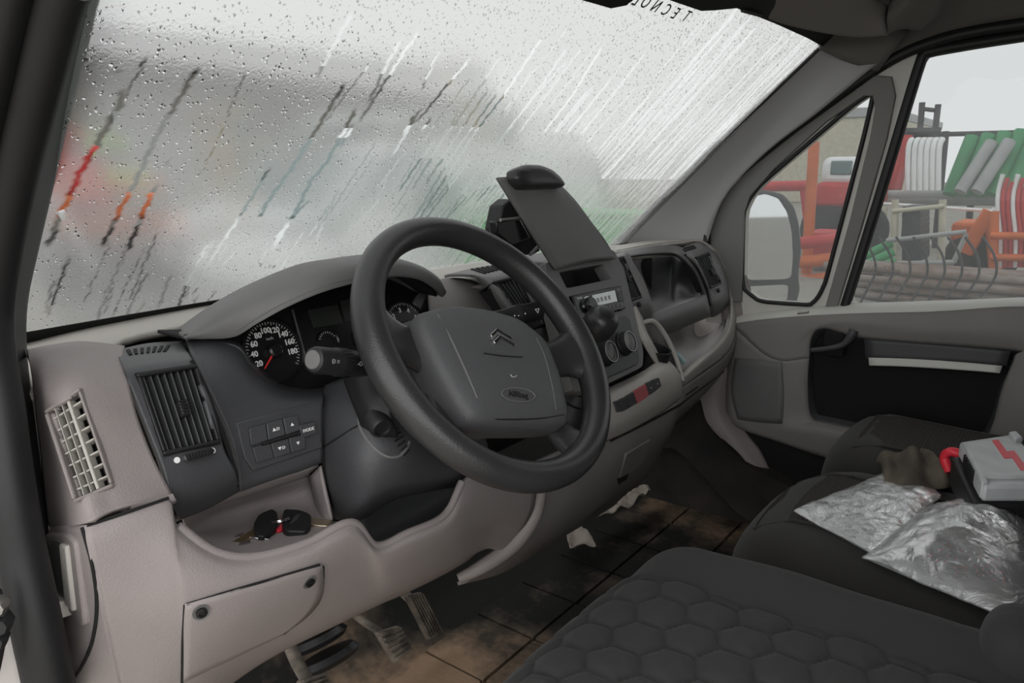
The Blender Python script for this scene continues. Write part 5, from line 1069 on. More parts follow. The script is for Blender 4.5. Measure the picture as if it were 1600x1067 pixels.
# ------------------------------------------------------------------ things on the bench
def plastic():
    m, t, N, L = nt('clear_polythene'); o = N.new('ShaderNodeOutputMaterial')
    tr = N.new('ShaderNodeBsdfTransparent'); tr.inputs['Color'].default_value = (.90, .91, .91, 1); gl = N.new('ShaderNodeBsdfGlossy'); gl.inputs['Roughness'].default_value = .26; gl.inputs['Color'].default_value = (1, 1, 1, 1)
    tl = N.new('ShaderNodeBsdfDiffuse'); tl.inputs['Color'].default_value = (.70, .71, .71, 1)
    tc = N.new('ShaderNodeTexCoord'); n1 = N.new('ShaderNodeTexNoise'); n1.inputs['Scale'].default_value = 22; n1.inputs['Detail'].default_value = 5; n1.inputs['Distortion'].default_value = 1.6; L.new(tc.outputs['Object'], n1.inputs['Vector'])
    bp = N.new('ShaderNodeBump'); bp.inputs['Strength'].default_value = .5; bp.inputs['Distance'].default_value = .012; L.new(n1.outputs[0], bp.inputs['Height']); L.new(bp.outputs[0], gl.inputs['Normal']); L.new(bp.outputs[0], tl.inputs['Normal'])
    lw = N.new('ShaderNodeLayerWeight'); lw.inputs['Blend'].default_value = .42; L.new(bp.outputs[0], lw.inputs['Normal'])
    a = N.new('ShaderNodeMixShader'); a.inputs[0].default_value = .30; L.new(tr.outputs[0], a.inputs[1]); L.new(tl.outputs[0], a.inputs[2])
    mr = N.new('ShaderNodeMapRange'); mr.inputs[3].default_value = .07; mr.inputs[4].default_value = .45; L.new(lw.outputs['Fresnel'], mr.inputs[0])
    b = N.new('ShaderNodeMixShader'); L.new(mr.outputs[0], b.inputs[0]); L.new(a.outputs[0], b.inputs[1]); L.new(gl.outputs[0], b.inputs[2]); L.new(b.outputs[0], o.inputs[0]); return m
M['plastic'] = plastic()
def noise2(X, Y, seed, f=6, oct=4):
    r_ = np.random.default_rng(seed); out = np.zeros_like(X)
    for o in range(oct):
        for k in range(4):
            a = r_.uniform(0, 6.28); ff = f*(1.8**o)*r_.uniform(.7, 1.3); out += np.abs(np.sin(ff*(X*math.cos(a)+Y*math.sin(a))+r_.uniform(0, 6.28)))/(1.7**o)/4
    return out-out.mean()
def bag(name, label, px, z0, bulge, seed, amp):
    c = [U(a, b, Z=z0) for a, b in px]; n = 70; u, v = np.meshgrid(np.linspace(0, 1, n), np.linspace(0, 1, n))
    wob = lambda s: .03*np.sin(s*9+seed)+.02*np.sin(s*17+seed*2)
    P = (c[0][None, None]*((1-u)*(1-v))[..., None]+c[1][None, None]*(u*(1-v))[..., None]+c[2][None, None]*(u*v)[..., None]+c[3][None, None]*((1-u)*v)[..., None])
    P[..., 0] += wob(v)*.25*(1-2*np.abs(u-.5)); P[..., 1] += wob(u)*.25*(1-2*np.abs(v-.5))
    e = np.clip(4*u*(1-u), 0, 1)*np.clip(4*v*(1-v), 0, 1)
    P[..., 2] = z0+.004+bulge*e**.7+amp*noise2(P[..., 0], P[..., 1], seed, 22, 4)*(.35+.65*e)
    low = z0+.002+.002*e; B = P.copy(); B[..., 2] = np.minimum(low, P[..., 2]-.002)
    V = np.concatenate([P.reshape(-1, 3), B.reshape(-1, 3)]); F = gridfaces(n, n)+[q[::-1] for q in gridfaces(n, n, n*n)]
    o = mesh(name, V, F, M['plastic'], None, sharp=0, recalc=False); tag(o, label, 'bag', 'plastic bags on the bench'); return o
bag('plastic_bag', 'flat crumpled clear plastic bag beside the olive cloth', [(1240, 800), (1414, 728), (1470, 778), (1362, 868)], .378, .012, 3, .012)
bag('plastic_bag', 'bulging clear plastic bag holding dark speckled rope', [(1345, 872), (1480, 786), (1650, 838), (1600, 980)], .378, .062, 8, .020)
m_, t_, N_, L_ = nt('speckled_rope'); o_ = N_.new('ShaderNodeOutputMaterial'); b_ = N_.new('ShaderNodeBsdfPrincipled'); L_.new(b_.outputs[0], o_.inputs[0])
tc_ = N_.new('ShaderNodeTexCoord'); vo_ = N_.new('ShaderNodeTexVoronoi'); vo_.inputs['Scale'].default_value = 190; L_.new(tc_.outputs['Object'], vo_.inputs['Vector']); lt_ = N_.new('ShaderNodeMath'); lt_.operation = 'LESS_THAN'; lt_.inputs[1].default_value = .24; L_.new(vo_.outputs['Distance'], lt_.inputs[0])
mx_ = N_.new('ShaderNodeMix'); mx_.data_type = 'RGBA'; mx_.inputs['A'].default_value = (.015, .014, .03, 1); mx_.inputs['B'].default_value = (.55, .03, .08, 1); L_.new(lt_.outputs[0], mx_.inputs['Factor']); L_.new(mx_.outputs['Result'], b_.inputs['Base Color']); b_.inputs['Roughness'].default_value = .8; M['rope'] = m_
rp = thing('rope', 'dark rope with red specks inside the bulging bag', 'rope', U(1500, 900, Z=.374))
for i, (py, pz) in enumerate(((862, .386), (886, .386), (874, .400))):
    sweep('rope_turn', [U(1440+8*i, py-24, Z=pz), U(1480, py-8, Z=pz), U(1520, py+6, Z=pz), U(1575, py+18, Z=pz)], .0105, M['rope'], rp, seg=10)
# cloth
def cloth():
    n = 60; u, v = np.meshgrid(np.linspace(0, 1, n), np.linspace(0, 1, n))
    c = [U(a, b, Z=.385) for a, b in [(1372, 720), (1450, 702), (1506, 752), (1395, 772)]]
    P = (c[0]*((1-u)*(1-v))[..., None]+c[1]*(u*(1-v))[..., None]+c[2]*(u*v)[..., None]+c[3]*((1-u)*v)[..., None])
    e = np.clip(4*u*(1-u), 0, 1)**.5*np.clip(4*v*(1-v), 0, 1)**.5
    P[..., 2] = .381+e*(.018+.055*(noise2(P[..., 0], P[..., 1], 5, 14, 3)+.15))+.012*np.sin(u*14+v*4)*e
    P[..., 2] = np.maximum(P[..., 2], .379)
    P[..., 0] += .012*np.sin(v*7)*(1-e); P[..., 1] += .012*np.sin(u*8)*(1-e)
    o = mesh('work_cloth', P.reshape(-1, 3), gridfaces(n, n), M['cloth'], None, sharp=0, recalc=False, solid=.003); tag(o, 'crumpled olive brown work cloth behind the flat bag', 'cloth')
cloth()
def tool_case():
    t = thing('tool_case', 'silver and black tool case with red zigzag and red handle', 'tool case', U(1560, 770, Z=.397))
    zb, zt = .397, .478
    T = [U(a, b, Z=zt) for a, b in [(1500, 684), (1582, 672), (1660, 752), (1538, 752)]]
    q = Q(*T); q.n = np.array([0, 0, 1.])
    q.box('case_base', -.10, 1.02, -.02, 1.02, -.083, -.034, M['black'], t, bevel=.005)
    q.box('case_lid', 0, 1, 0, 1, -.034, -.006, M['casegrey'], t, bevel=.006); q.box('lid_ridge', .0, .96, .12, .90, -.008, .0, M['casegrey'], t, bevel=.005)
    z_ = [(.50, .16), (.62, .16), (.60, .42), (.72, .42), (.70, .80), (.58, .80), (.60, .56), (.48, .56)]
    zz = [q.P(u, v, .0008) for u, v in z_]; plate('red_zigzag', zz, (0, 0, 1), .004, M['casered'], t, bevel=.0006)
    for i in range(8): q.box('lid_rib', -.035, .0, .30+i*.05, .32+i*.05, -.03, -.008, M['black'], t)
    for i in range(5): q.box('base_rib', .30+i*.06, .32+i*.06, 1.02, 1.035, -.07, -.045, M['black'], t)
    hp = [(1484, 738, .405), (1476, 716, .425), (1484, 706, .44), (1500, 710, .44), (1514, 724, .43), (1518, 744, .41)]
    sweep('handle', [U(a, b, Z=z) for a, b, z in hp], .0085, M['casered'], t, seg=8, n=4)
    q.box('latch', -.02, .08, .72, .98, -.03, -.002, M['casegrey'], t, bevel=.003); q.box('clip_latch', .84, .98, .1, .26, -.004, .008, M['casegrey'], t, bevel=.003)
tool_case()
def buckle(name, label, p, ax, red):
    t = thing(name, label, 'buckle', p); ax = nrm(ax); e = nrm(np.cross(ax, (0, 0, 1))); g = np.cross(e, ax)
    def bx(nm, a0, a1, b, c, mt, w=0): 
        V = [p+ax*a+e*x*b+g*(y*c+w) for a in (a0, a1) for x, y in ((-1, -1), (1, -1), (1, 1), (-1, 1))]; return mesh(nm, V, [(0, 1, 2, 3), (4, 7, 6, 5), (0, 4, 5, 1), (1, 5, 6, 2), (2, 6, 7, 3), (3, 7, 4, 0)], mt, t, bevel=.003)
    bx('buckle_body', -.04, .03, .020, .012, M['black']); bx('release_button', .012, .034, .015, .009, M['casered'], .002); sweep('strap', [p-ax*.04, p-ax*.08-np.array([0, 0, .01]), p-ax*.11-np.array([0, 0, .05])], .012, M['fabric'], t, seg=8, flat=.3)
buckle('belt_buckle', 'black belt buckle with red button beside the driver seat', U(1508, 1002, Z=.385), (-.55, .75, .25), True)
buckle('belt_buckle', 'black belt buckle with red button at the right edge by the tool case', U(1588, 803, Z=.40), (-.8, .45, .1), True)
wb = sweep('seat_belt_strap', [U(1640, 735, Z=.46), U(1605, 765, Z=.43), U(1588, 795, Z=.405)], .018, M['cloth'], None, seg=8, flat=.2); tag(wb, 'frayed beige belt strap at the right edge', 'belt')
# crumpled paper on the floor
def scrap(label, px, z, seed):
    c = [U(a, b, Z=z) for a, b in px]; n = 16; u, v = np.meshgrid(np.linspace(0, 1, n), np.linspace(0, 1, n)); P = (c[0]*((1-u)*(1-v))[..., None]+c[1]*(u*(1-v))[..., None]+c[2]*(u*v)[..., None]+c[3]*((1-u)*v)[..., None])
    P[..., 2] += .03*noise2(P[..., 0], P[..., 1], seed, 30, 3)+.02
    o = mesh('paper_scrap', P.reshape(-1, 3), gridfaces(n, n), M['paper'], None, sharp=30, recalc=False, solid=.002); tag(o, label, 'paper', 'paper scraps on the floor')
scrap('crumpled dirty tissue standing on the floor below the console', [(880, 832), (906, 824), (932, 866), (890, 868)], .03, 1)
scrap('grey crumpled rag under the console nearest the gear lever', [(918, 815), (952, 790), (972, 806), (932, 826)], .05, 2)
scrap('pale torn paper under the console toward the passenger side', [(962, 795), (1005, 765), (1018, 778), (975, 806)], .05, 4)
# mat hump by the passenger door and pen in the tray
pn = sweep('pen', YL((1056, 553, .12), (1062, 558, .115), (1068, 566, .11)), .006, mat('pale_blue_plastic', (.35, .50, .52), .4), None, seg=8); tag(pn, 'pale blue lighter lying in the passenger shelf', 'lighter')
# ------------------------------------------------------------------ sun visor and header
def make_visor():
    t = thing('sun_visor', 'folded grey sun visor above the windscreen corner', 'sun visor', (.5, -.12, 1.22))
    patch('visor_panel', [ZL((1165, 18, 1.205), (1240, 42, 1.20), (1330, 58, 1.195), (1388, 56, 1.195)), ZL((1190, 0, 1.225), (1260, 16, 1.222), (1340, 30, 1.218), (1384, 34, 1.215)), ZL((1180, -40, 1.25), (1260, -30, 1.25), (1340, -12, 1.25), (1390, 10, 1.245))], M['visor'], t, n=6, solid=.014)
    patch('visor_end', [ZL((1388, 54, 1.195), (1410, 46, 1.20), (1440, 48, 1.205)), ZL((1386, 30, 1.215), (1415, 20, 1.222), (1470, 20, 1.225)), ZL((1390, 0, 1.25), (1430, -10, 1.25), (1480, -5, 1.25))], M['lining'], t, n=5, solid=.02)
    sweep('visor_rod', ZL((1160, 16, 1.20), (1190, 24, 1.20)), .004, M['black'], t, seg=8, smoothp=False)
make_visor()
# ------------------------------------------------------------------ outside
GZ = -.62
M['gravel'] = mat('wet_gravel', (.33, .312, .27), .9, bump=.6, bscale=14, var=.45, vscale=3, col2=(.23, .218, .19))
M['rust'] = mat('rusty_steel', (.16, .095, .07), .8, var=.5, vscale=5, col2=(.28, .24, .22))
M['xred'] = mat('red_paint', (.62, .035, .035), .5, var=.25, vscale=2)
M['xorange'] = mat('orange_paint', (.75, .16, .03), .5, var=.25, vscale=3)
M['xpale'] = mat('pale_green_plastic', (.22, .52, .25), .5)
M['xgreen'] = mat('green_paint', (.06, .34, .13), .5, var=.2, vscale=2)
M['xlime'] = mat('lime_paint', (.32, .62, .06), .5)
M['xwhite'] = mat('white_paint', (.86, .88, .88), .4, var=.08, vscale=2)
M['xgrey'] = mat('galvanised_steel', (.42, .43, .43), .5, var=.2, vscale=4)
M['xdark'] = mat('dark_painted_steel', (.05, .05, .055), .6, var=.3, vscale=4)
M['xteal'] = mat('car_window_glass', (.10, .17, .17), .08, spec=.8)
M['xtyre'] = mat('tyre_rubber', (.02, .02, .02), .8)
M['xtan'] = mat('tan_paint', (.42, .36, .24), .6, var=.2)
M['xcream'] = mat('cream_paint', (.62, .58, .46), .6, var=.2)
M['xblue'] = mat('blue_tarp', (.10, .16, .34), .7)
M['xwall'] = mat('cladding', (.24, .225, .205), .8, var=.15, vscale=1)
M['mirrorglass'] = mat('mirror_glass', (.85, .86, .87), .03, metal=1)
gr = mesh('ground', [(-40, -40, GZ), (90, -40, GZ), (90, 90, GZ), (-40, 90, GZ), (-40, -40, GZ-.2), (90, -40, GZ-.2), (90, 90, GZ-.2), (-40, 90, GZ-.2)], [(0, 1, 2, 3), (7, 6, 5, 4), (0, 4, 5, 1), (1, 5, 6, 2), (2, 6, 7, 3), (3, 7, 4, 0)], M['gravel'], None, smooth=False); tag(gr, 'wet gravel yard outside the van', kind='structure')
BXF = [(0, 3, 2, 1), (4, 5, 6, 7), (0, 1, 5, 4), (1, 2, 6, 5), (2, 3, 7, 6), (3, 0, 4, 7)]
def bx(name, lo, hi, mt, parent, bevel=.01, rz=0, c=None):
    V = np.array([(x, y, z) for z in (lo[2], hi[2]) for x, y in ((lo[0], lo[1]), (hi[0], lo[1]), (hi[0], hi[1]), (lo[0], hi[1]))], float)
    return mesh(name, V, BXF, mt, parent, bevel=bevel)
def bar(name, a, b, r_, mt, parent=None, seg=8): return sweep(name, [a, b], r_, mt, parent, seg=seg, smoothp=False)
# door mirror
def mirror():
    n = nrm((-.42, -.90, .02)); p = U(1208, 385, X=1.06); P = lambda L, w=0: [U(a, b, pl=(p+n*w, n)) for a, b in L]
    t = thing('door_mirror', 'tall black door mirror outside the quarter window', 'mirror', U(1215, 478, X=1.06))
    ol = [(1166, 312), (1172, 302), (1196, 296), (1226, 302), (1244, 322), (1252, 352), (1255, 392), (1250, 430), (1253, 452), (1246, 478), (1210, 486), (1160, 478)]
    pts = rounded(P(ol), .28, 3); plate('housing', pts, n, .09, M['xdark'], t, bevel=.012, seg=3)
    plate('mirror_pane', rounded(P([(1160, 318), (1172, 308), (1196, 303), (1216, 310), (1230, 332), (1237, 362), (1239, 400), (1236, 436), (1160, 438)], .004), .2, 3), n, .004, M['mirrorglass'], t)
    plate('lower_pane', rounded(P([(1160, 448), (1232, 444), (1230, 470), (1160, 474)], .004), .2, 3), n, .004, M['mirrorglass'], t)
    sweep('mirror_arm', [U(1170, 480, X=.92), U(1190, 486, X=1.0), U(1210, 484, X=1.07)], .03, M['xdark'], t, seg=10)
mirror()
dk = bx('x', (.90, -1.2, -.25), (.945, .45, .535), M['body'], bpy.data.objects['door_1'], .01); dk.name = 'outer_skin'
ORD = ['first', 'second', 'third', 'fourth', 'fifth', 'sixth', 'seventh', 'eighth']
# the rusty pipes and hoops right below the window
for i in range(24):
    x = 8.6+.13*(i % 6)+.06*(i//6 % 2); z = GZ+.05+.10*(i//6); y0 = -4.2+random.uniform(-.3, .3); y1 = 1.75+random.uniform(-.7, .25)
    o = sweep('steel_pipe', [(x, y0, z), (x, (y0+y1)/2, z), (x, y1, z)], .045, M['rust'], None, seg=8, n=3)
    tag(o, 'rusty steel pipe in the pile below the passenger window', 'pipe', 'rusty pipes piled in the yard')
for i in range(8):
    a = 1342+i*27; o = sweep('bent_rod', [U(a, 478-2*i, X=8.3), U(a+16, 446, X=8.3), U(a+26, 425, X=8.28), U(a+22, 398, X=8.25), U(a+4, 370, X=8.2)], .014, M['xdark'], None, seg=6, n=5)
    tag(o, ORD[i]+' dark bent rod from the left above the rusty pipes', 'rod', 'bent rods above the pipes')
def stillage():
    p0 = U(1400, 412, X=10.2); t = thing('steel_stillage', 'grey stillage with dark panels behind the rusty pipes', 'stillage', (10.2, p0[1]-.3, GZ))
    for px in (1396, 1470): bar('post', U(px, 415, X=10.2), U(px+3, 312, X=10.2), .045, M['xcream'], t); bar('rear_post', U(px, 410, X=10.9), U(px+3, 312, X=10.9), .04, M['xcream'], t)
    bar('rail', U(1394, 330, X=10.15), U(1475, 322, X=10.15), .03, M['xcream'], t)
    for i in range(9):
        y = 322+i*9; V0 = U(1411, y, X=10.25); V1 = U(1452, y+7, X=10.9); bx('dark_panel', (10.2, V1[1], V1[2]), (10.9, V0[1], V0[2]), M['xdark'], t, .01)
    bar('front_beam', U(1385, 376, X=9.9), U(1510, 362, X=9.9), .03, M['xgrey'], t); bar('front_beam', U(1395, 412, X=9.9), U(1490, 410, X=9.9), .035, M['xgrey'], t)
    bar('front_post', U(1490, 410, X=9.9), U(1510, 365, X=9.9), .03, M['xgrey'], t); bar('foot', U(1398, 412, X=10.2), np.array([10.2, U(1398, 412, X=10.2)[1], GZ]), .04, M['xgrey'], t); bar('foot', U(1480, 411, X=10.1), np.array([10.1, U(1480, 411, X=10.1)[1], GZ]), .04, M['xgrey'], t)
stillage()
def digger():
    c = U(1520, 400, X=11.5); t = thing('orange_dumper', 'orange dumper with raised arm beside the dark stillage', 'dumper', (11.5, c[1], GZ))
    a = U(1492, 345, X=11.5); b = U(1560, 400, X=11.5); bx('skip', (11.2, b[1], b[2]+.2), (12.2, a[1], a[2]), M['xorange'], t, .05)
    bar('arm', U(1508, 395, X=11.1), U(1548, 330, X=11.1), .10, M['xorange'], t); bar('arm', U(1548, 330, X=11.1), U(1556, 420, X=11.1), .09, M['xorange'], t)
    bar('ram', U(1530, 350, X=11.05), U(1555, 326, X=11.05), .03, M['xwhite'], t)
    for px in (1518, 1550): p = U(px, 405, X=11.3); lathe('wheel', [(.12, -.1), (.30, -.1), (.34, -.06), (.34, .06), (.30, .1), (.12, .1)], np.array([11.3, p[1], GZ+.34]), (1, 0, 0), M['xtyre'], t, seg=20)
digger()
def tube_rack():
    t = thing('orange_tube_rack', 'orange rack of upright red and white tubes at the right edge', 'rack', (9.8, U(1580, 420, X=9.8)[1], GZ))
    for py in (368, 402): bar('rail', U(1548, py, X=9.7), U(1650, py+2, X=9.7), .045, M['xorange'], t)
    for px in (1552, 1640): bar('post', U(px, 425, X=9.75), U(px+2, 330, X=9.75), .05, M['xorange'], t); p = U(px, 425, X=9.75); bar('foot', p, np.array([p[0], p[1], GZ]), .05, M['xorange'], t)
    for i in range(10):
        px = 1562+i*8; o = sweep('tube', [U(px, 418, X=9.85), U(px+1, 370, X=9.9), U(px-3, 330, X=9.95), U(px-2, 300, X=10), U(px+5, 272+6*(i % 3), X=10)], .026, M['xwhite' if i % 3 == 0 else 'xred'], t, seg=8, n=3)
tube_rack()
def leaner(name, lab, cat, grp, a, b, w, mt, X0, X1): o = bar(name, U(*a, X=X0), U(*b, X=X1), w, mt); tag(o, lab, cat, grp)
for i in range(5): leaner('green_beam', ORD[i]+' green beam from the left leaning in the yard rack', 'beam', 'green beams in the rack', (1484+i*22, 304, ), (1520+i*26, 214-3*i), .13, M['xgreen'], 15, 15.4)
for i in range(2): leaner('grey_beam', ORD[i]+' grey steel beam leaning between the green beams', 'beam', 'grey beams in the rack', (1500+i*26, 300), (1550+i*28, 222-2*i), .11, M['xgrey'], 14.6, 15)
for i in range(3): leaner('red_beam', ORD[i]+' red beam from the left beside the pale tubes', 'beam', 'red beams in the rack', (1384+i*9, 296), (1408+i*6, 212), .08, M['xred'], 14.8, 15)
for i in range(6):
    px = 1418+i*9.6; o = sweep('pale_tube', [U(px, 298, X=14.5), U(px+1, 240, X=14.6), U(px+4, 222, X=14.7), U(px+7, 218, X=14.8)], .048, M['xwhite'], None, seg=8, n=4); tag(o, ORD[i]+' pale bent tube from the left in the yard rack', 'tube', 'pale tubes in the rack')
def back_rack():
    t = thing('storage_rack', 'long grey storage rack carrying beams and tubes', 'rack', (15.5, U(1480, 320, X=15.5)[1], GZ))
    for py in (306, 312): bar('shelf_beam', U(1365, py, X=15.5), U(1720, py+2, X=15.5), .10, M['xgrey'], t)
    for px in (1370, 1420, 1470, 1520, 1570, 1620, 1690): p = U(px, 312, X=15.8); bar('upright', np.array([p[0], p[1], GZ]), U(px+8, 205, X=15.8), .06, M['xdark'], t, 6)
    bar('top_rail', U(1378, 212, X=15.8), U(1720, 204, X=15.8), .05, M['xdark'], t, 6)
    bar('ladder_post', U(1437, 212, X=15.6), U(1441, 160, X=15.6), .055, M['xdark'], t, 6); bar('ladder_post', U(1460, 214, X=15.6), U(1466, 163, X=15.6), .055, M['xdark'], t, 6); bar('ladder_rung', U(1441, 170, X=15.6), U(1466, 173, X=15.6), .045, M['xdark'], t, 6); bar('ladder_rung', U(1405, 206, X=15.6), U(1470, 205, X=15.6), .08, M['xdark'], t, 6)
    bar('long_rail', U(1375, 318, X=11.5), U(1560, 330, X=11.5), .03, M['xwhite'], t, 6)
back_rack()
for i, (px, mt) in enumerate(((1262, 'xgreen'), (1274, 'xgreen'), (1284, 'xgreen'))):
    o = bar('green_tube', U(1350+4*i, 400+13*i, X=9.9-.2*i), U(1392+3*i, 380+14*i, X=10.1-.2*i), .06, M[mt]); tag(o, ['uppermost', 'middle', 'lowest'][i]+' short green tube on the gravel by the window pillar', 'tube', 'green tubes on the gravel')
def truck():
    X0 = 13.; c = U(1310, 345, X=X0); t = thing('red_truck', 'red truck with white cab seen through the quarter window', 'truck', (X0, c[1], GZ))
    a = U(1284, 245, X=X0); b = U(1345, 290, X=X0); bx('cab', (X0, b[1], b[2]), (X0+1.8, a[1], a[2]), M['xwhite'], t, .12); a = U(1298, 251, X=X0-.02); b = U(1330, 274, X=X0-.02); bx('side_window', (X0-.02, b[1], b[2]), (X0+.1, a[1], a[2]), M['xteal'], t, .03)
    a = U(1276, 284, X=X0); b = U(1350, 325, X=X0); bx('bonnet', (X0-.05, b[1], b[2]), (X0+1.9, a[1], a[2]), M['xred'], t, .08)
    a = U(1276, 325, X=X0); b = U(1350, 365, X=X0); bx('chassis', (X0, b[1], b[2]), (X0+1.8, a[1], a[2]), M['xcream'], t, .05)
    for px in (1290, 1338): p = U(px, 380, X=X0); lathe('wheel', [(.2, -.12), (.42, -.12), (.48, -.06), (.48, .06), (.42, .12), (.2, .12)], np.array([X0+.1, p[1], GZ+.48]), (1, 0, 0), M['xtyre'], t, seg=20)
truck()
def gantry():
    t = thing('steel_gantry', 'orange red steel frame standing behind the door mirror', 'steel frame', (10.5, U(1270, 400, X=10.5)[1], GZ))
    for px in (1258, 1340): p = U(px, 450, X=10.5); bar('post', np.array([10.5, p[1], GZ]), U(px+14, 222, X=10.5), .08, M['xorange'], t)
    bar('beam', U(1160, 292, X=11), U(1262, 290, X=11), .08, M['xred'], t); bar('beam', U(1255, 292, X=11), U(1262, 350, X=11), .06, M['xred'], t)
    for i, py in enumerate((380, 410, 440)): bar('low_rail', U(1250, py, X=10.2), U(1312-6*i, py-6, X=10.2), .09, M['xorange' if i else 'xred'], t)
    a = U(1256, 362, X=10.8); b = U(1300, 415, X=10.8); bx('red_box', (10.8, b[1], b[2]), (11.6, a[1], a[2]), M['xred'], t, .03)
gantry()
a = U(1240, 160, X=34); b = U(1420, 240, X=34)
t = thing('far_hall', 'pale hazy hall far behind the red truck', 'building', (40, b[1], GZ)); bx('wall', (34, U(1385, 200, X=34)[1], GZ), (48, a[1]+1, U(1300, 185, X=34)[2]), M['xcream'], t, .05); bx('roof_band', (33.9, U(1385, 200, X=34)[1], U(1300, 185, X=34)[2]), (48.2, a[1]+1, U(1300, 170, X=34)[2]), M['xgrey'], t, .05)
# ---- ahead of the van, blurred by the wet screen
t = thing('workshop', 'brown workshop dimly visible through the left of the windscreen', 'building', (-1, 18, GZ)); bx('wall', (-8, 15, GZ), (17.0, 22, 2.9), M['xwall'], t, .03); bx('eaves', (-8.3, 14.6, 2.9), (17.4, 22.4, 3.3), M['xdark'], t, .03)
for i in range(4): bx('shutter', (-5.5+4*i, 14.93, GZ), (-2.9+4*i, 15.05, 2.0), M['xgrey'], t, .02)
def white_car():
    t = thing('white_car', 'white car blurred behind the middle of the wet windscreen', 'car', (5.2, 5.2, GZ)); y0, y1 = 4.3, 6.0
    prof = [(2.5, .28), (2.45, .75), (2.6, .98), (3.0, 1.08), (3.95, 1.82), (4.3, 1.94), (7.0, 1.96), (7.3, 1.75), (7.35, 1.0), (7.4, .30)]
    V = []; k = len(prof)
    for y, s in ((y0, 0), (y0-.02, 0), (y1+.02, 0), (y1, 0)):
        pass
    for y, in_ in ((y0, 1), (y1, 1)):
        for x, z in prof: V.append((x, y+(.16 if y == y0 else -.16)*max(0, (z-1.0)/.9), GZ+z))
    F = [tuple(range(k)), tuple(range(2*k-1, k-1, -1))]+[(i, k+i, k+(i+1) % k, (i+1) % k) for i in range(k)]
    mesh('body', V, F, M['xwhite'], t, bevel=.05, seg=3, sharp=30)
    mesh('windscreen', [(3.04, y0+.16, GZ+1.12), (3.04, y1-.16, GZ+1.12), (3.93, y1-.24, GZ+1.80), (3.93, y0+.24, GZ+1.80)], [(0, 1, 2, 3)], M['xteal'], t, smooth=False, solid=-.03)
    for xa, xb in ((3.45, 4.4), (4.5, 5.3)): mesh('side_window', [(xa, y0+.005, GZ+1.06), (xb, y0+.005, GZ+1.06), (xb, y0+.12, GZ+1.62), (xa+.55 if xa < 4.4 else xa, y0+.12, GZ+1.62)], [(0, 1, 2, 3)], M['xteal'], t, smooth=False, solid=.04)
    for x in (3.15, 6.4):
        for y in (y0, y1): lathe('wheel', [(.18, -.1), (.30, -.1), (.33, -.06), (.33, .06), (.30, .1), (.18, .1)], (x, y, GZ+.33), (0, 1, 0), M['xtyre'], t, seg=20)
    for y in (y0+.25, y1-.25): rbox('headlamp', (2.47, y-.2, GZ+.66), (2.62, y+.2, GZ+.84), .05, M['chrome'], t, n=3)
    bx('bumper', (2.38, y0+.05, GZ+.28), (2.6, y1-.05, GZ+.52), M['xdark'], t, .05); bx('sill', (3.55, y0-.02, GZ+.25), (6.2, y0+.05, GZ+.40), M['xdark'], t, .02)
white_car()
def loader():
    t = thing('red_loader', 'red and orange loader with lime green cover blurred at left', 'loader', (.9, 8.2, GZ))
    a = U(108, 225, Y=7.9); b = U(158, 300, Y=7.9); bx('hood', (a[0], 7.7, b[2]), (b[0], 8.9, a[2]), M['xred'], t, .08)
    a = U(155, 236, Y=7.5); b = U(215, 264, Y=7.5); bx('lime_cover', (a[0], 7.4, b[2]), (b[0], 7.7, a[2]), M['xlime'], t, .05)
    a = U(120, 305, Y=7.9); b = U(262, 338, Y=7.9); bx('chassis', (a[0], 7.6, b[2]), (b[0], 9.0, a[2]), M['xorange'], t, .06)
    for px in (130, 250):
        p = U(px, 380, Y=7.7); lathe('wheel', [(.2, -.15), (.42, -.15), (.5, -.08), (.5, .08), (.42, .15), (.2, .15)], (p[0], 7.6, GZ+.5), (0, 1, 0), M['xtyre'], t, seg=20)
    bar('boom', U(120, 300, Y=7.3), U(60, 200, Y=7.2), .07, M['xred'], t); bar('pale_strut', U(95, 330, Y=7.3), U(135, 395, Y=7.3), .04, M['xwhite'], t)
loader()
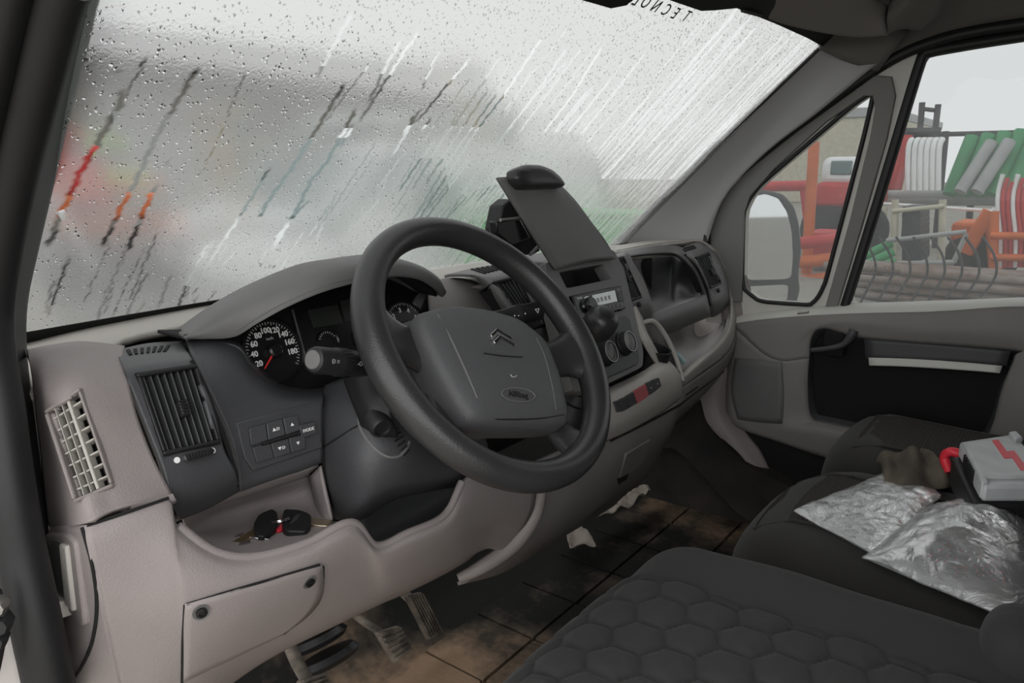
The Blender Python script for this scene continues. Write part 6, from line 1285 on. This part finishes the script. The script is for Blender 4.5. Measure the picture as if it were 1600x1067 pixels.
def pile(name, lab, px, Y, mt, seed):
    a = U(px[0], px[1], Y=Y); b = U(px[2], px[3], Y=Y); c = np.array([(a[0]+b[0])/2, Y, GZ]); hx, h = (b[0]-a[0])/2, a[2]-GZ
    t = thing(name, lab, 'machine', c)
    bx('cab', (c[0]-hx*.5, Y-.5, GZ+h*.45), (c[0]+hx*.35, Y+.5, GZ+h), mt, t, .08); bx('body', (c[0]-hx, Y-.6, GZ+h*.18), (c[0]+hx, Y+.6, GZ+h*.5), mt, t, .08)
    bx('cab_window', (c[0]-hx*.4, Y-.53, GZ+h*.58), (c[0]+hx*.25, Y-.45, GZ+h*.92), M['xteal'], t, .03)
    for s in (-.6, .6): lathe('wheel', [(.15, -.12), (.30, -.12), (.36, -.06), (.36, .06), (.30, .12), (.15, .12)], (c[0]+hx*s, Y-.55, GZ+.36), (0, 1, 0), M['xtyre'], t, seg=18)
pile('tan_digger', 'tan digger blurred in front of the brown workshop', (318, 190, 420, 330), 9.0, M['xtan'], 1)
pile('tan_crane', 'tall tan machine blurred above the white car', (690, 118, 800, 240), 13.0, M['xtan'], 2)
def skip(name, lab, px, Y):
    a = U(px[0], px[1], Y=Y); b = U(px[2], px[3], Y=Y); h = a[2]-GZ; w = (b[0]-a[0])/2; cx_ = (a[0]+b[0])/2
    t = thing(name, lab, 'container', (cx_, Y, GZ)); V = []
    for z, s in ((GZ+.08, .8), (GZ+h, 1.0)): V += [(cx_-w*s, Y-.5*s, z), (cx_+w*s, Y-.5*s, z), (cx_+w*s, Y+.5*s, z), (cx_-w*s, Y+.5*s, z)]
    mesh('bin_body', V, BXF, M['xpale'], t, bevel=.02); bx('bin_lid', (cx_-w*1.04, Y-.54, GZ+h), (cx_+w*1.04, Y+.54, GZ+h+.06), M['xpale'], t, .02)
    for s in (-.6, .6): lathe('castor', [(.03, -.02), (.07, -.02), (.07, .02), (.03, .02)], (cx_+w*s, Y-.4, GZ+.07), (0, 1, 0), M['xtyre'], t, seg=12)
skip('green_bin', 'green wheeled bin blurred behind the clipboard', (780, 350, 832, 420), 3.6)
skip('green_bin', 'green wheeled bin blurred beside the far windscreen corner', (930, 340, 975, 400), 3.4)
